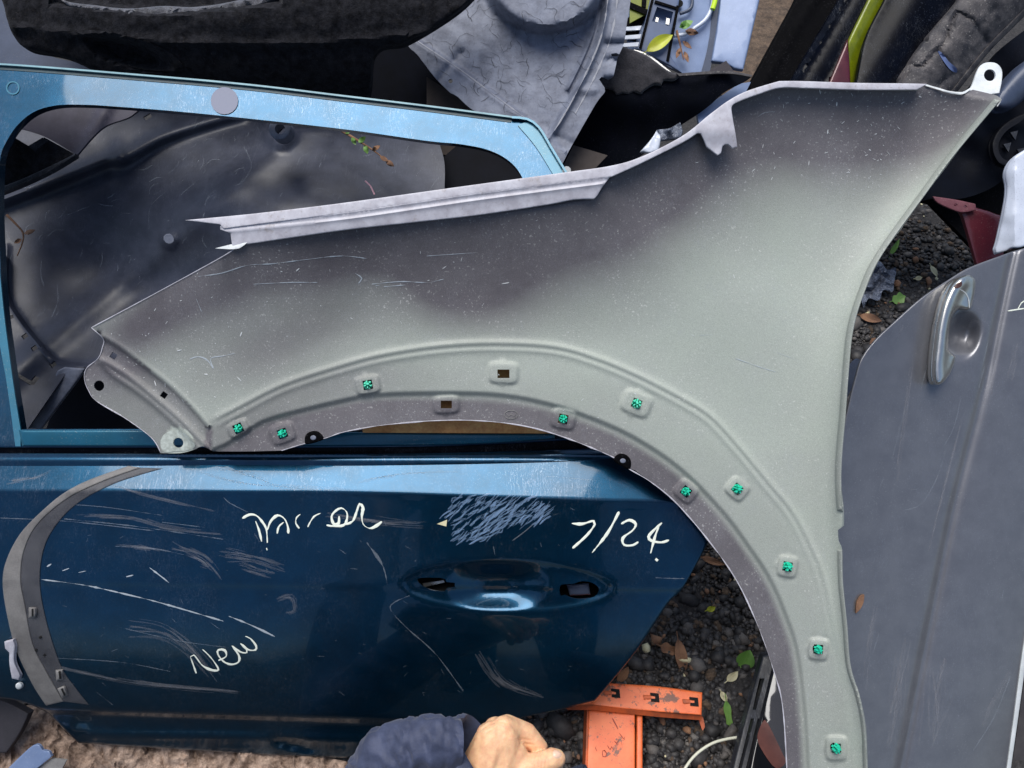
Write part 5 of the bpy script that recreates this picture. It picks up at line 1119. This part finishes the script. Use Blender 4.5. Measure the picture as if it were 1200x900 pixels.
sleeve('sleeve_flap', [(420,915,.11),(455,885,.125),(500,874,.130),(540,872,.126)], [.018,.028,.028,.024], M['jacket'], .13, pr, 9)
sleeve('jacket_hem', [(760,1010,.02),(705,940,.055),(682,915,.06),(676,900,.055)], [.05,.035,.022,.010], M['denim'], .08, pr, 15)
# the rest of the person stands over the heap, behind the camera (mirrored dimly in the blue paint)
def chain_mesh(name, chains, m, parent, vox=.012, it=8, step=.02):
    bm = bmesh.new()
    for pts, rad in chains:
        P = [Vector(p) for p in pts]
        for i in range(len(P)-1):
            n = max(2, int((P[i+1]-P[i]).length/step))
            for k in range(n+1):
                t = k/n; bmesh.ops.create_icosphere(bm, subdivisions=2, radius=rad[i]*(1-t)+rad[i+1]*t, matrix=Matrix.Translation(P[i].lerp(P[i+1], t)))
    me = bpy.data.meshes.new(name); bm.to_mesh(me); bm.free(); o = bpy.data.objects.new(name, me); C.objects.link(o)
    md = o.modifiers.new('r', 'REMESH'); md.mode = 'VOXEL'; md.voxel_size = vox
    m2 = o.modifiers.new('s', 'SMOOTH'); m2.factor = .5; m2.iterations = it
    me2 = bpy.data.meshes.new_from_object(o.evaluated_get(bpy.context.evaluated_depsgraph_get())); o.modifiers.clear(); o.data = me2
    me2.shade_smooth(); me2.materials.clear(); me2.materials.append(m)
    n = len(me2.vertices); co = np.empty(n*3); me2.vertices.foreach_get('co', co); co = co.reshape(-1,3)-rootloc(parent); me2.vertices.foreach_set('co', co.ravel()); me2.update()
    o.parent = parent; return o
el = tuple(P2W(330, 1080, .02)); el2 = tuple(P2W(420, 985, .06))
chain_mesh('jacket', [([(-.09,-1.12,.90),(-.11,-1.03,1.15),(-.15,-.92,1.36)], [.15,.15,.11]), ([(.09,-1.12,.90),(.11,-1.03,1.15),(.15,-.92,1.36)], [.15,.15,.11]), ([(0,-1.06,1.1),(0,-.93,1.36),(0,-.86,1.44)], [.15,.13,.07]),
    ([(-.19,-.91,1.37),(-.33,-.90,1.10),el], [.078,.062,.055]), ([el,el2], [.052,.046]), ([(.19,-.91,1.37),(.34,-.88,1.14),(.14,-.70,1.12)], [.078,.060,.042])], M['jacket'], pr)
chain_mesh('trousers', [([(-.09,-1.13,.92),(-.11,-1.10,.50),(-.12,-1.16,.10)], [.13,.085,.06]), ([(.09,-1.13,.92),(.12,-1.10,.50),(.13,-1.14,.10)], [.13,.085,.06]), ([(-.09,-1.13,.92),(.09,-1.13,.92)], [.13,.13])], M['denim'], pr)
for x in (-.12, .13): chain_mesh('shoe', [([(x,-1.18,.05),(x,-1.06,.045),(x,-.98,.035)], [.05,.045,.035])], M['matblack'], pr, .008)
chain_mesh('head', [([(0,-.86,1.46),(0,-.80,1.52)], [.058,.058]), ([(0,-.80,1.60),(0,-.77,1.585)], [.092,.088]), ([(0,-.745,1.545),(0,-.73,1.52)], [.066,.040]), ([(0,-.688,1.575),(0,-.675,1.555)], [.012,.014]),
    ([(-.093,-.79,1.585),(-.095,-.79,1.56)], [.016,.013]), ([(.093,-.79,1.585),(.095,-.79,1.56)], [.016,.013])], M['skin'], pr, .006, 4, .01)
chain_mesh('hair', [([(0,-.82,1.625),(0,-.80,1.65)], [.092,.078]), ([(0,-.86,1.60),(0,-.86,1.56)], [.075,.06])], mat('dark_hair',(50,40,34),rough=.8,grain=.5), pr, .006, 3, .01)
chain_mesh('hand', [([(.15,-.71,1.12),(.11,-.66,1.13)], [.028,.030]), ([(.11,-.66,1.15),(.06,-.62,1.17)], [.010,.008]), ([(.11,-.65,1.13),(.06,-.61,1.15)], [.010,.008]), ([(.11,-.65,1.11),(.06,-.61,1.13)], [.010,.008]), ([(.11,-.66,1.09),(.07,-.62,1.11)], [.009,.007]), ([(.13,-.65,1.14),(.10,-.60,1.18)], [.011,.009])], M['skin'], pr, .003, 4, .005)
